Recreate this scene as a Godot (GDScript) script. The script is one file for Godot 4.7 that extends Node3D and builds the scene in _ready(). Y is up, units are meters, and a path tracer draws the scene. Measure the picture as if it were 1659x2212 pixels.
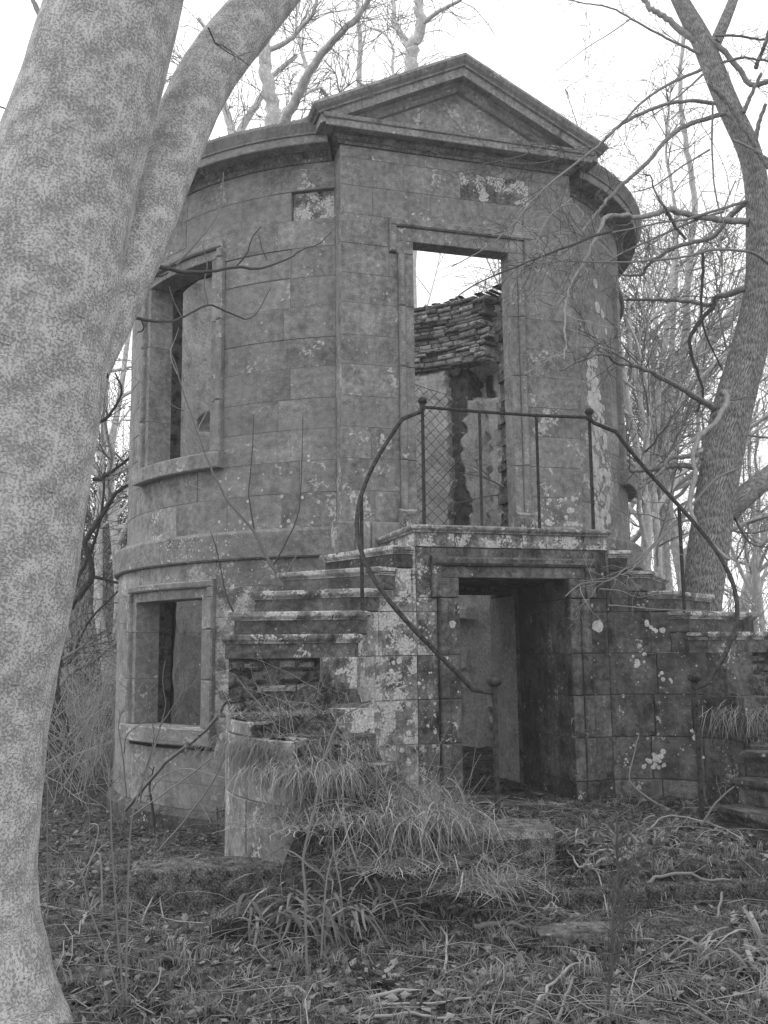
extends Node3D
# A roofless round stone pavilion in a winter wood: grey, like the black and white photograph.

# ------------------------------------------------------------------ the place, as measured
const TH := 0.2932                                  # how far the front is turned away
const SITE := Vector3(1.2659, 0.0, -9.7339)         # foot of the lower door, middle of the landing's front
const RU := 3.505                                    # upper drum
const RL := 3.60                                    # lower drum
const VC := -4.65                                 # centre of the drum behind the door wall
const VB := -1.206                                  # front of the gabled bay
const SA := 1.0102                                  # half the landing
const R1 := 0.7958                                  # inner radius of the stair
const R2 := 1.9                                     # outer radius of the stair
const HL := 2.41                                    # landing
const RISE := 0.209
const EYE := Vector3(0.0, 1.1956, 0.0)

var cam: Camera3D
var M := {}
var rng := RandomNumberGenerator.new()
var nz := FastNoiseLite.new()
var nz2 := FastNoiseLite.new()
var taken := {}


# ------------------------------------------------------------------ mesh collector
class MB:
	var v := PackedVector3Array()
	var n := PackedVector3Array()
	var t := PackedVector2Array()
	var i := PackedInt32Array()
	func vert(p: Vector3, nn: Vector3, uv := Vector2.ZERO) -> int:
		v.append(p); n.append(nn); t.append(uv)
		return v.size() - 1
	# a, b, c, d counter-clockwise seen from outside; `out` (if given) settles which side that is
	func quad(a: Vector3, b: Vector3, c: Vector3, d: Vector3, out := Vector3.ZERO) -> void:
		var nn := (c - a).cross(d - b)
		if nn.length_squared() < 1e-16:
			return
		nn = nn.normalized()
		var flip := out != Vector3.ZERO and nn.dot(out) < 0.0
		if flip:
			nn = -nn
		var k := v.size()
		v.append(a); v.append(b); v.append(c); v.append(d)
		for q in 4:
			n.append(nn); t.append(Vector2.ZERO)
		if flip:
			i.append_array(PackedInt32Array([k, k + 1, k + 2, k, k + 2, k + 3]))
		else:
			i.append_array(PackedInt32Array([k, k + 2, k + 1, k, k + 3, k + 2]))
	func tri(a: Vector3, b: Vector3, c: Vector3, out := Vector3.ZERO) -> void:
		var nn := (b - a).cross(c - a)
		if nn.length_squared() < 1e-16:
			return
		nn = nn.normalized()
		var flip := out != Vector3.ZERO and nn.dot(out) < 0.0
		if flip:
			nn = -nn
		var k := v.size()
		v.append(a); v.append(b); v.append(c)
		for q in 3:
			n.append(nn); t.append(Vector2.ZERO)
		if flip:
			i.append_array(PackedInt32Array([k, k + 1, k + 2]))
		else:
			i.append_array(PackedInt32Array([k, k + 2, k + 1]))
	# a bent round bar; uv in metres
	func tube(p: PackedVector3Array, r: PackedFloat32Array, sides := 5, cap := true) -> void:
		var m := p.size()
		if m < 2:
			return
		var up := Vector3(0.3, 0.1, 1.0).normalized()
		var d0 := (p[1] - p[0]).normalized()
		if absf(d0.dot(up)) > 0.9:
			up = Vector3(1, 0.2, 0).normalized()
		var side := d0.cross(up).normalized()
		var k := v.size()
		var along := 0.0
		for j in m:
			var d := (p[mini(j + 1, m - 1)] - p[maxi(j - 1, 0)]).normalized()
			side = (side - d * side.dot(d)).normalized()
			var w := d.cross(side)
			if j > 0:
				along += p[j].distance_to(p[j - 1])
			for q in sides + 1:
				var ang := TAU * q / sides
				var nn := side * cos(ang) + w * sin(ang)
				v.append(p[j] + nn * r[j]); n.append(nn); t.append(Vector2(ang * r[0], along))
		for j in m - 1:
			for q in sides:
				var a0 := k + j * (sides + 1) + q
				var b0 := a0 + sides + 1
				i.append_array(PackedInt32Array([a0, b0, a0 + 1, a0 + 1, b0, b0 + 1]))
		if cap:
			for e in 2:
				var j := 0 if e == 0 else m - 1
				var d := (p[0] - p[1]).normalized() if e == 0 else (p[m - 1] - p[m - 2]).normalized()
				var c := vert(p[j] + d * r[j] * 0.5, d, Vector2(0, along))
				for q in sides:
					var a0 := k + j * (sides + 1) + q
					if e == 0:
						i.append_array(PackedInt32Array([c, a0, a0 + 1]))
					else:
						i.append_array(PackedInt32Array([c, a0 + 1, a0]))
	# a narrow leaf along points, width across `w`
	func blade(p: PackedVector3Array, width: float, across: Vector3) -> void:
		var m := p.size()
		var k := v.size()
		for j in m:
			var f := float(j) / (m - 1)
			var hw := width * 0.5 * (1.0 - f * f) * minf(1.0, 0.55 + f * 2.0) + 0.0004
			var d := (p[mini(j + 1, m - 1)] - p[maxi(j - 1, 0)]).normalized()
			var nn := across.cross(d).normalized()
			v.append(p[j] - across * hw); v.append(p[j] + across * hw)
			n.append(nn); n.append(nn)
			t.append(Vector2(0, f)); t.append(Vector2(1, f))
		for j in m - 1:
			var a0 := k + j * 2
			i.append_array(PackedInt32Array([a0, a0 + 2, a0 + 1, a0 + 1, a0 + 2, a0 + 3]))
	# rows x cols of points (row-major), smooth; outward = dp/dcol x dp/drow
	func grid(p: PackedVector3Array, cols: int, rows: int, scale := 1.0) -> void:
		var k := v.size()
		for r in rows:
			for c in cols:
				var q := r * cols + c
				var dx := p[r * cols + mini(c + 1, cols - 1)] - p[r * cols + maxi(c - 1, 0)]
				var dy := p[mini(r + 1, rows - 1) * cols + c] - p[maxi(r - 1, 0) * cols + c]
				v.append(p[q]); n.append(dx.cross(dy).normalized()); t.append(Vector2(c, r) * scale)
		for r in rows - 1:
			for c in cols - 1:
				var a0 := k + r * cols + c
				i.append_array(PackedInt32Array([a0, a0 + cols, a0 + 1, a0 + 1, a0 + cols, a0 + cols + 1]))
	func make() -> ArrayMesh:
		var arr := []
		arr.resize(Mesh.ARRAY_MAX)
		arr[Mesh.ARRAY_VERTEX] = v
		arr[Mesh.ARRAY_NORMAL] = n
		arr[Mesh.ARRAY_TEX_UV] = t
		arr[Mesh.ARRAY_INDEX] = i
		var m := ArrayMesh.new()
		m.add_surface_from_arrays(Mesh.PRIMITIVE_TRIANGLES, arr)
		return m


# ------------------------------------------------------------------ naming and tagging
func numbered(called: String, parent: Node) -> String:
	var key := "%d/%s" % [parent.get_instance_id(), called]
	var k: int = taken.get(key, 0)
	taken[key] = k + 1
	return called if k == 0 else "%s_%03d" % [called, k]


func part(called: String, mb: MB, mat: Material, parent: Node = self, kind := "") -> MeshInstance3D:
	var o := MeshInstance3D.new()
	o.mesh = mb.make()
	o.material_override = mat
	o.name = numbered(called, parent)
	parent.add_child(o, true)
	if kind:
		o.set_meta("kind", kind)
	return o


func tag(o: Node, label: String, category: String, group := "") -> void:
	o.set_meta("label", label)
	o.set_meta("category", category)
	if group:
		o.set_meta("group", group)


func thing(called: String, label: String, category: String, at := Vector3.ZERO, turn := 0.0, group := "") -> Node3D:
	var o := Node3D.new()
	o.name = numbered(called, self)
	o.position = at
	o.rotation.y = turn
	add_child(o, true)
	tag(o, label, category, group)
	return o


# a part that is itself made of pieces
func assembly(called: String, parent: Node3D) -> Node3D:
	var o := Node3D.new()
	o.name = numbered(called, parent)
	parent.add_child(o, true)
	return o


func mass(called: String, mesh: Mesh, mat: Material, places: Array, parent: Node = self, kind := "stuff") -> MultiMeshInstance3D:
	var mm := MultiMesh.new()
	mm.transform_format = MultiMesh.TRANSFORM_3D
	mm.mesh = mesh
	mm.instance_count = places.size()
	for k in places.size():
		mm.set_instance_transform(k, places[k])
	var o := MultiMeshInstance3D.new()
	o.multimesh = mm
	o.material_override = mat
	o.name = numbered(called, parent)
	parent.add_child(o, true)
	o.set_meta("kind", kind)
	return o


# ------------------------------------------------------------------ points
# a point of the picture (of 1659 x 2212) at a depth in metres: used to measure things out of the photograph
func at(x: float, y: float, depth: float) -> Vector3:
	var f := 2144.89
	return cam.transform * (Vector3((x - 829.5) / f, -(y - 1106.0) / f, -1.0) * depth)


func from_crop(ox: float, oy: float, sc: float, pts: Array, d0: float, d1: float) -> PackedVector3Array:
	var out := PackedVector3Array()
	for k in pts.size():
		var f := float(k) / maxf(1.0, pts.size() - 1)
		var q: Vector2 = pts[k]
		out.append(at((ox + q.x / sc) * 0.8640625, (oy + q.y / sc) * 0.8640625, lerpf(d0, d1, f)))
	return out


func site(u: float, v: float, y: float) -> Vector3:
	return SITE + Vector3(u, y, v).rotated(Vector3.UP, TH)


func to_site(p: Vector3) -> Vector3:
	return (p - SITE).rotated(Vector3.UP, -TH)


# lie of the land
func land(x: float, z: float, fine := true) -> float:
	var q := to_site(Vector3(x, 0, z))
	var y := -0.5
	# terrace in front of the door, with its edge
	var left := lerpf(-0.5, -1.1, smoothstep(2.5, 2.75, q.z))
	var edge := smoothstep(3.0, 2.74, q.z - 0.10 * q.x + 0.12 * nz.get_noise_2d(x * 9.0, 4.0)) * smoothstep(left - 0.12, left + 0.12, q.x)
	edge = maxf(edge, smoothstep(1.3, 0.9, absf(q.x)) * smoothstep(2.0, 1.5, q.z))
	y = lerpf(y, -0.24, edge)
	# lower ground on the left of the drum
	var low := smoothstep(-1.2, -2.4, q.x) * smoothstep(0.9, -1.6, q.z)
	y = lerpf(y, -0.70, low)
	# earth spilling round the foot of the left flight
	var fl := Vector2(-q.x - SA, q.z - R1)
	var fa := rad_to_deg(atan2(fl.x, -fl.y))
	if fa < -90.0:
		fa += 360.0
	var fr := fl.length()
	y = maxf(y, lerpf(y, -0.42, smoothstep(R2 + 0.45, R2, fr) * smoothstep(60.0, 90.0, fa) * smoothstep(200.0, 170.0, fa)))
	var crest := lerpf(0.36, -0.12, smoothstep(128.0, 162.0, fa))
	y = maxf(y, lerpf(y, crest, smoothstep(122.0, 133.0, fa) * smoothstep(173.0, 162.0, fa) * smoothstep(R2 + 0.75, R2 - 0.15, fr) * smoothstep(R1 - 0.3, R1 + 0.2, fr)))
	var far := clampf((-z - 13.0) / 9.0, 0.0, 1.0)
	y = lerpf(y, -0.35, far)
	# bank rising behind on the left
	var bank := smoothstep(-17.0, -34.0, z) * smoothstep(3.0, -6.0, x)
	y += bank * 4.6
	if fine:
		y += 0.055 * nz.get_noise_2d(x * 28.0, z * 28.0) + 0.03 * nz2.get_noise_2d(x * 90.0, z * 90.0) + 0.25 * far * nz.get_noise_2d(x * 5.0, z * 5.0)
	return y


func ground_at(x: float, z: float) -> Vector3:
	return Vector3(x, land(x, z), z)


# a point of the picture on the ground
func on_ground(x: float, y: float) -> Vector3:
	var o := cam.position
	var d := (at(x, y, 1.0) - o).normalized()
	var t := 1.0
	for k in 400:
		var p := o + d * t
		if p.y < land(p.x, p.z, false):
			return Vector3(p.x, land(p.x, p.z), p.z)
		t *= 1.012
	return o + d * t


func gcrop(ox: float, oy: float, sc: float, x: float, y: float) -> Vector3:
	return on_ground((ox + x / sc) * 0.8640625, (oy + y / sc) * 0.8640625)


# ------------------------------------------------------------------ textures
func noise_img(size: int, seed_: int, freq: float, oct := 4, kind := FastNoiseLite.TYPE_SIMPLEX_SMOOTH, normalize := true) -> PackedByteArray:
	var f := FastNoiseLite.new()
	f.seed = seed_
	f.frequency = freq
	f.noise_type = kind
	f.fractal_octaves = oct
	f.fractal_type = FastNoiseLite.FRACTAL_FBM if oct > 1 else FastNoiseLite.FRACTAL_NONE
	var im := f.get_seamless_image(size, size, false, false, 0.15, normalize)
	im.convert(Image.FORMAT_L8)
	return im.get_data()


func tex_from(data: PackedByteArray, size: int) -> ImageTexture:
	return ImageTexture.create_from_image(Image.create_from_data(size, size, false, Image.FORMAT_L8, data))


func tex_la(data: PackedByteArray, size: int) -> ImageTexture:
	return ImageTexture.create_from_image(Image.create_from_data(size, size, false, Image.FORMAT_LA8, data))


# stone: mottled; values are sRGB bytes round `mid`
func stone_tex(size: int, seed_: int, mid: float, broad: float, fine: float, speck: float, dark: float, streak := 0.0) -> ImageTexture:
	var a := noise_img(size, seed_, 4.0 / size, 4)
	var b := noise_img(size, seed_ + 1, 28.0 / size, 3)
	var c := noise_img(size, seed_ + 2, 120.0 / size, 2)
	var d := noise_img(size, seed_ + 3, 7.0 / size, 5)
	var e := noise_img(size, seed_ + 4, 60.0 / size, 2)
	var out := PackedByteArray()
	out.resize(size * size)
	for k in size * size:
		var va := a[k] / 255.0 - 0.5
		var vb := b[k] / 255.0 - 0.5
		var vc := c[k] / 255.0 - 0.5
		var vd := d[k] / 255.0
		var ve := e[k] / 255.0
		var val := mid + broad * va * 2.0 + fine * (vb + vc)
		val += speck * clampf((ve - 0.66) * 6.0, 0.0, 1.0) * clampf((vd - 0.35) * 3.0, 0.0, 1.0)
		if streak > 0.0:
			var kx := k % size
			var ky := k / size
			val += streak * (b[(ky / 7) * size + kx] / 255.0 + a[(ky / 5) * size + (kx * 3) % size] / 255.0 - 1.0)
		val -= dark * clampf((0.40 - vd) * 5.0, 0.0, 1.0) * (0.6 + 0.8 * ve)
		out[k] = clampi(int(val), 4, 250)
	return tex_from(out, size)


# lichen: pale rosettes with their own outline, alpha outside; cover 0..1
func lichen_tex(size: int, seed_: int, count: int, rmin: float, rmax: float, patch: float, tone: float) -> ImageTexture:
	var al := PackedFloat32Array()
	al.resize(size * size)
	var r := RandomNumberGenerator.new()
	r.seed = seed_
	var b := noise_img(size, seed_ + 9, 40.0 / size, 3)
	var c := noise_img(size, seed_ + 6, 90.0 / size, 3)
	var a := noise_img(size, seed_ + 5, 5.0 / size, 5)
	if patch > 0.0:
		for k in size * size:
			al[k] = clampf(((a[k] + 0.42 * b[k] + 0.22 * c[k]) / 418.0 - (0.80 - patch * 0.62)) * 22.0, 0.0, 1.0) * clampf(0.15 + 1.1 * c[k] / 255.0, 0.0, 0.85)
	for q in count:
		var cx := r.randf() * size
		var cy := r.randf() * size
		# rosettes gather where the broad noise is high
		if a[int(cy) * size + int(cx)] / 255.0 < r.randf_range(0.3, 0.75):
			continue
		var rad := rmin + (rmax - rmin) * pow(r.randf(), 3.0)
		var op := r.randf_range(0.2, 0.75)
		var ph := r.randf() * 6.0
		for yy in range(int(cy - rad - 1), int(cy + rad + 2)):
			for xx in range(int(cx - rad - 1), int(cx + rad + 2)):
				var dx := xx - cx
				var dy := yy - cy
				var an := atan2(dy, dx)
				var rr := rad * (1.0 + 0.14 * sin(3.0 * an + ph) + 0.1 * sin(7.0 * an - ph))
				var dd := sqrt(dx * dx + dy * dy)
				if dd < rr:
					var k := posmod(yy, size) * size + posmod(xx, size)
					al[k] = maxf(al[k], op * clampf((rr - dd) * 0.9, 0.0, 1.0) * (0.65 + 0.35 * b[k] / 255.0))
	var out := PackedByteArray()
	out.resize(size * size * 2)
	for k in size * size:
		out[k * 2] = clampi(int(tone + (b[k] - 128) * 0.35), 0, 255)
		out[k * 2 + 1] = clampi(int(al[k] * 255.0), 0, 255)
	return tex_la(out, size)


func grey(lin: float) -> Color:
	var c := Color(lin, lin, lin).linear_to_srgb()
	return Color(c.r, c.g, c.b, 1.0)


func mat(base: float, rough := 0.95) -> StandardMaterial3D:
	var m := StandardMaterial3D.new()
	m.albedo_color = grey(base)
	m.roughness = rough
	m.metallic_specular = 0.25
	return m


func stone_mat(tint: float, tex: Texture2D, metres: float, offset: Vector3, bump: Texture2D, bump_cm: float, over: Texture2D = null, over_metres := 1.0) -> StandardMaterial3D:
	var m := StandardMaterial3D.new()
	m.albedo_color = Color(tint, tint, tint)
	m.albedo_texture = tex
	m.roughness = 0.96
	m.metallic_specular = 0.2
	m.uv1_triplanar = true
	m.uv1_scale = Vector3.ONE / metres
	m.uv1_offset = offset
	m.uv1_triplanar_sharpness = 6.0
	if bump:
		m.heightmap_enabled = true
		m.heightmap_texture = bump
		m.heightmap_scale = bump_cm
	if over:
		m.detail_enabled = true
		m.detail_albedo = over
		m.detail_blend_mode = BaseMaterial3D.BLEND_MODE_MIX
		m.detail_uv_layer = BaseMaterial3D.DETAIL_UV_2
		m.uv2_triplanar = true
		m.uv2_scale = Vector3.ONE / over_metres
		m.uv2_offset = offset * 1.7
		m.uv2_triplanar_sharpness = 6.0
	return m


func bark_tex(size: int, seed_: int, mid: float, contrast: float, stretch: float, pale: float, broad := 26.0, bands := 0.0) -> ImageTexture:
	# grain across the trunk (u) is `stretch` times longer than along it
	var a := noise_img(size, seed_, 62.0 / size, 4)
	var b := noise_img(size, seed_ + 1, 6.0 / size, 4)
	var c := noise_img(size, seed_ + 2, 95.0 / size, 2)
	var out := PackedByteArray()
	out.resize(size * size)
	var st := int(maxf(1.0, stretch))
	for y in size:
		for x in size:
			var k := y * size + x
			var k2 := y * size + (x / st if stretch >= 1.0 else x)
			var k3 := (int(y * stretch) % size) * size + x if stretch < 1.0 else k2
			var va := a[k3] / 255.0 - 0.5
			var vb := b[k] / 255.0
			var vc := c[k] / 255.0 - 0.5
			var val := mid + contrast * (clampf(va * 2.6, -0.6, 0.6) + 0.5 * vc) + broad * (vb - 0.5)
			val += pale * clampf((vb - 0.58) * 7.0, 0.0, 1.0) * clampf(0.5 + va * 3.0, 0.0, 1.0)
			if bands > 0.0:
				val += bands * (b[y * size + 7] / 255.0 + b[((y * 3) % size) * size + 40 + x / 60] / 255.0 - 1.0)
			out[k] = clampi(int(val), 5, 250)
	# short scars and pores lying across the stem
	if bands > 0.0:
		var r := RandomNumberGenerator.new()
		r.seed = seed_
		for q in 4200:
			var cx := r.randi_range(0, size - 1)
			var cy := r.randi_range(0, size - 1)
			var l := int(10.0 + 58.0 * pow(r.randf(), 2.2))
			var amp := r.randf_range(-44.0, 20.0)
			var th := r.randi_range(2, 3 + l / 11)
			var drift := r.randf_range(-0.12, 0.12)
			for j in l:
				var fade := sin(PI * (j + 0.5) / l)
				for w in th:
					var k := posmod(cy + w + int(drift * j + 1.5 * sin(j * 0.2 + q)), size) * size + (cx + j) % size
					out[k] = clampi(int(out[k] + amp * fade * sin(PI * (w + 0.6) / (th + 0.2))), 5, 250)
		for q in 26:
			var cx := r.randi_range(0, size - 1)
			var cy := r.randi_range(0, size - 1)
			var rad := r.randf_range(5.0, 17.0)
			var tone := r.randf_range(-34.0, 26.0)
			for yy in range(-18, 19):
				for xx in range(-26, 27):
					var dd := Vector2(xx * 0.62, yy).length() / rad
					if dd < 1.0:
						var k := posmod(cy + yy, size) * size + posmod(cx + xx, size)
						out[k] = clampi(int(out[k] + tone * (1.0 - dd * dd) * (0.4 + c[k] / 200.0)), 5, 250)
	return tex_from(out, size)


# smooth bark overgrown by pale crusts, with a few cross scars; grain crisp enough for a near stem
func smooth_bark_tex(size: int, seed_: int) -> ImageTexture:
	var a := noise_img(size, seed_, 46.0 / size, 4)
	var b := noise_img(size, seed_ + 1, 5.0 / size, 4)
	var c := noise_img(size, seed_ + 2, 130.0 / size, 2)
	var d := noise_img(size, seed_ + 3, 30.0 / size, 3)
	var out := PackedByteArray()
	out.resize(size * size)
	for y in size:
		for x in size:
			var k := y * size + x
			var col := d[((y / 4) % size) * size + x] / 255.0
			var va := a[k] / 255.0
			var vb := b[k] / 255.0
			var vc := c[k] / 255.0
			var crust := clampf((0.54 * va + 0.32 * col + 0.20 * vb + 0.14 * vc - 0.58) * 9.0, 0.0, 1.0)
			var spot := clampf((0.36 - 0.6 * va - 0.2 * vc - 0.12 * (vb - 0.5)) * 14.0, 0.0, 1.0)
			var val := 146.0 + 26.0 * (vb - 0.5) + 26.0 * (vc - 0.5) + 27.0 * crust * (0.7 + 0.5 * vc) - 22.0 * spot
			out[k] = clampi(int(val), 5, 250)
	var r := RandomNumberGenerator.new()
	r.seed = seed_
	for q in 260:
		var cx := r.randi_range(0, size - 1)
		var cy := r.randi_range(0, size - 1)
		var l := r.randi_range(18, 110)
		var amp := r.randf_range(-40.0, -12.0)
		var th := r.randi_range(2, 5)
		var ph := r.randf() * 6.0
		for j in l:
			var fade := sin(PI * (j + 0.5) / l)
			for w in th * 2:
				var k := posmod(cy + w + int(4.0 * sin(j * 0.05 + ph)), size) * size + (cx + j) % size
				out[k] = clampi(int(out[k] + (amp if w < th else -amp * 0.6) * fade), 5, 250)
	return tex_from(out, size)


func bark_mat(tint: float, tex: Texture2D, metres: float, bump_cm: float) -> StandardMaterial3D:
	var m := StandardMaterial3D.new()
	m.albedo_color = Color(tint, tint, tint)
	m.albedo_texture = tex
	m.roughness = 0.95
	m.metallic_specular = 0.2
	m.uv1_scale = Vector3.ONE / metres
	m.heightmap_enabled = true
	m.heightmap_texture = tex
	m.heightmap_scale = bump_cm
	return m


func make_materials() -> void:
	var bump := stone_tex(512, 40, 128.0, 26.0, 60.0, 20.0, 40.0)
	var ash := stone_tex(512, 10, 148.0, 18.0, 46.0, 28.0, 18.0, 15.0)
	var stair := stone_tex(512, 20, 122.0, 34.0, 58.0, 28.0, 30.0, 24.0)
	var rub := stone_tex(512, 30, 132.0, 40.0, 70.0, 30.0, 60.0)
	var few := lichen_tex(512, 51, 1300, 0.8, 3.6, 0.10, 190.0)
	var some := lichen_tex(512, 52, 1200, 1.0, 5.5, 0.30, 186.0)
	var lots := lichen_tex(512, 53, 500, 1.5, 7.0, 0.46, 200.0)
	for k in 6:
		M["ashlar%d" % k] = stone_mat([0.87, 0.90, 0.885, 0.92, 0.855, 0.895][k], ash, 2.6, Vector3(0.17 * (k % 2), 0.0, 0.23 * (k % 3)), bump, 0.5, few, 2.6)
	for k in 3:
		M["weathered%d" % k] = stone_mat([0.88, 0.93, 0.83][k], ash, 2.4, Vector3(0.31 * k, 0.43 * k, 0.13), bump, 0.6, some, 2.4)
	for k in 4:
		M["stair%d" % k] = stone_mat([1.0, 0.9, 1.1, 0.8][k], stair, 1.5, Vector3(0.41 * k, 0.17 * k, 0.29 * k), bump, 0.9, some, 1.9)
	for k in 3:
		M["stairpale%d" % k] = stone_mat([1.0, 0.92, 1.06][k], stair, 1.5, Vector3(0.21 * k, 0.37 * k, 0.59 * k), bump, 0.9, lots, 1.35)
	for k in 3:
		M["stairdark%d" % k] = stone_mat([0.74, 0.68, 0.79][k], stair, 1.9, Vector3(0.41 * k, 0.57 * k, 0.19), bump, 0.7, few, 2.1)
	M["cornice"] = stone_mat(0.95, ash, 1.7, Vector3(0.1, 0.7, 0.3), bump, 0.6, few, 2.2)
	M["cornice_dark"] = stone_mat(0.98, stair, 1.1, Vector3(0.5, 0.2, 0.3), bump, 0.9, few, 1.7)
	for k in 4:
		M["rubble%d" % k] = stone_mat([1.0, 0.82, 1.15, 0.68][k], rub, 0.9, Vector3(0.33 * k, 0.27 * k, 0.71 * k), bump, 1.4)
	M["core"] = stone_mat(0.72, rub, 1.1, Vector3.ZERO, bump, 1.5)
	M["plaster"] = stone_mat(1.25, ash, 2.0, Vector3(0.2, 0.1, 0.4), bump, 0.5, lots, 2.1)
	M["lichen"] = stone_mat(1.28, ash, 0.6, Vector3(0.4, 0.3, 0.2), bump, 0.8)
	M["iron"] = stone_mat(0.50, rub, 0.35, Vector3(0.1, 0.2, 0.3), bump, 0.25)
	M["iron"].roughness = 0.75
	M["wire"] = mat(0.05, 0.7)
	for k in 3:
		var q := mat([0.10, 0.17, 0.27][k], 0.5)
		q.backlight_enabled = true
		q.backlight = grey(0.1)
		M["strap%d" % k] = q
	var moss := stone_tex(512, 60, 76.0, 30.0, 90.0, 40.0, 40.0)
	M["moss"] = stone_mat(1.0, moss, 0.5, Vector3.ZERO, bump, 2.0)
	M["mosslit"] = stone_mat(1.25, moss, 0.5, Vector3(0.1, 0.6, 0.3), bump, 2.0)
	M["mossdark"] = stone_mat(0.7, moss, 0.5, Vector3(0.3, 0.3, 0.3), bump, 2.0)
	var soil := stone_tex(1024, 70, 74.0, 30.0, 110.0, 50.0, 40.0)
	M["soil"] = stone_mat(0.92, soil, 1.6, Vector3.ZERO, bump, 2.5)
	var beech := smooth_bark_tex(1024, 80)
	M["beech"] = bark_mat(1.1, beech, 0.9, 0.6)
	var ashbark := bark_tex(512, 90, 128.0, 64.0, 0.14, 14.0)
	var palebark := bark_tex(512, 93, 140.0, 26.0, 0.5, 20.0)
	M["bark"] = bark_mat(1.0, ashbark, 0.7, 1.2)
	M["barkpale"] = bark_mat(1.02, palebark, 0.6, 0.3)
	M["barkdark"] = bark_mat(0.55, ashbark, 0.7, 0.8)
	M["twig"] = mat(0.20)
	M["woodbark"] = bark_mat(1.4, palebark, 0.9, 0.5)
	M["woodtwig"] = mat(0.24)
	M["brush"] = mat(0.38)
	M["twigdark"] = mat(0.085)
	M["twigpale"] = mat(0.34)
	M["stickpale"] = mat(0.30)
	M["stick"] = mat(0.19)
	for k in 3:
		var g := mat([0.13, 0.23, 0.37][k], 0.7)
		g.backlight_enabled = true
		g.backlight = grey(0.12)
		M["blade%d" % k] = g
	M["leaf0"] = mat(0.10, 0.8)
	M["leaf1"] = mat(0.22, 0.8)
	M["leaf2"] = mat(0.26, 0.8)
	M["mossblade"] = mat(0.09, 0.9)
	M["mosslight"] = mat(0.20, 0.9)


# ------------------------------------------------------------------ dressed stone
# one squared stone on a surface f(s, y, proud); its face is cut into `seg` strips and its arrises are worn
func block(mb: MB, f: Callable, s0: float, s1: float, y0: float, y1: float, t: float, seg := 1, ch := 0.007, d := 0.0, back := false) -> void:
	var ls := (f.call(s0, y0, 0.0) as Vector3).distance_to(f.call(s1, y0, 0.0))
	var cs := (s1 - s0) * minf(0.3, ch / maxf(ls, 0.001))
	var cy := minf(ch, (y1 - y0) * 0.3)
	var mid: Vector3 = f.call((s0 + s1) * 0.5, (y0 + y1) * 0.5, d - t * 0.5)
	var fr: Vector3 = (f.call((s0 + s1) * 0.5, (y0 + y1) * 0.5, d) as Vector3) - mid
	var xs := PackedFloat32Array()
	for k in seg + 1:
		xs.append(lerpf(s0 + cs, s1 - cs, float(k) / seg))
	for k in seg:
		var a := xs[k]
		var b := xs[k + 1]
		var ao := s0 if k == 0 else a
		var bo := s1 if k == seg - 1 else b
		mb.quad(f.call(a, y0 + cy, d), f.call(b, y0 + cy, d), f.call(b, y1 - cy, d), f.call(a, y1 - cy, d), fr)
		mb.quad(f.call(ao, y0, d - ch), f.call(bo, y0, d - ch), f.call(b, y0 + cy, d), f.call(a, y0 + cy, d), fr)
		mb.quad(f.call(a, y1 - cy, d), f.call(b, y1 - cy, d), f.call(bo, y1, d - ch), f.call(ao, y1, d - ch), fr)
		mb.quad(f.call(ao, y0, d - t), f.call(bo, y0, d - t), f.call(bo, y0, d - ch), f.call(ao, y0, d - ch), Vector3.DOWN)
		mb.quad(f.call(ao, y1, d - t), f.call(bo, y1, d - t), f.call(bo, y1, d - ch), f.call(ao, y1, d - ch), Vector3.UP)
		if back:
			mb.quad(f.call(ao, y0, d - t), f.call(bo, y0, d - t), f.call(bo, y1, d - t), f.call(ao, y1, d - t), -fr)
	for e in 2:
		var s := s0 if e == 0 else s1
		var si := xs[0] if e == 0 else xs[seg]
		var o: Vector3 = (f.call(s, y0, d - t) as Vector3) - (f.call((s0 + s1) * 0.5, y0, d - t) as Vector3)
		mb.quad(f.call(s, y0, d - ch), f.call(si, y0 + cy, d), f.call(si, y1 - cy, d), f.call(s, y1, d - ch), fr + o * 0.2)
		mb.quad(f.call(s, y0, d - t), f.call(s, y0, d - ch), f.call(s, y1, d - ch), f.call(s, y1, d - t), o)


func on_drum(r: float) -> Callable:
	return func(s: float, y: float, d: float) -> Vector3: return Vector3((r + d) * sin(s), 1.2 + (y - 1.2) * 1.013, VC + (r + d) * cos(s))


func on_front(v0: float) -> Callable:
	return func(s: float, y: float, d: float) -> Vector3: return Vector3(s, y, v0 + d)


# one course between s0 and s1 cut into stones about `l` long (in s), leaving `holes` [s0, s1, y0, y1] free
func course(f: Callable, s0: float, s1: float, y0: float, y1: float, l: float, shift: float, holes: Array, emit: Callable) -> void:
	var cuts := [[s0, s1, y0, y1]]
	for h in holes:
		var next := []
		for c in cuts:
			if h[1] <= c[0] or h[0] >= c[1] or h[3] <= c[2] + 0.02 or h[2] >= c[3] - 0.02:
				next.append(c)
				continue
			if h[0] > c[0]:
				next.append([c[0], h[0], c[2], c[3]])
			if h[1] < c[1]:
				next.append([h[1], c[1], c[2], c[3]])
			if h[2] > c[2] + 0.03:
				next.append([maxf(c[0], h[0]), minf(c[1], h[1]), c[2], h[2]])
			if h[3] < c[3] - 0.03:
				next.append([maxf(c[0], h[0]), minf(c[1], h[1]), h[3], c[3]])
		cuts = next
	for c in cuts:
		var a: float = c[0]
		var first := true
		while a < c[1] - 0.0001:
			var b: float = a + l * rng.randf_range(0.8, 1.25)
			if first and a == s0:
				b = a + l * shift * rng.randf_range(0.9, 1.1)
			first = false
			if c[1] - b < l * 0.4:
				b = c[1]
			emit.call(a, minf(b, c[1]), c[2], c[3])
			a = b


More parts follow.
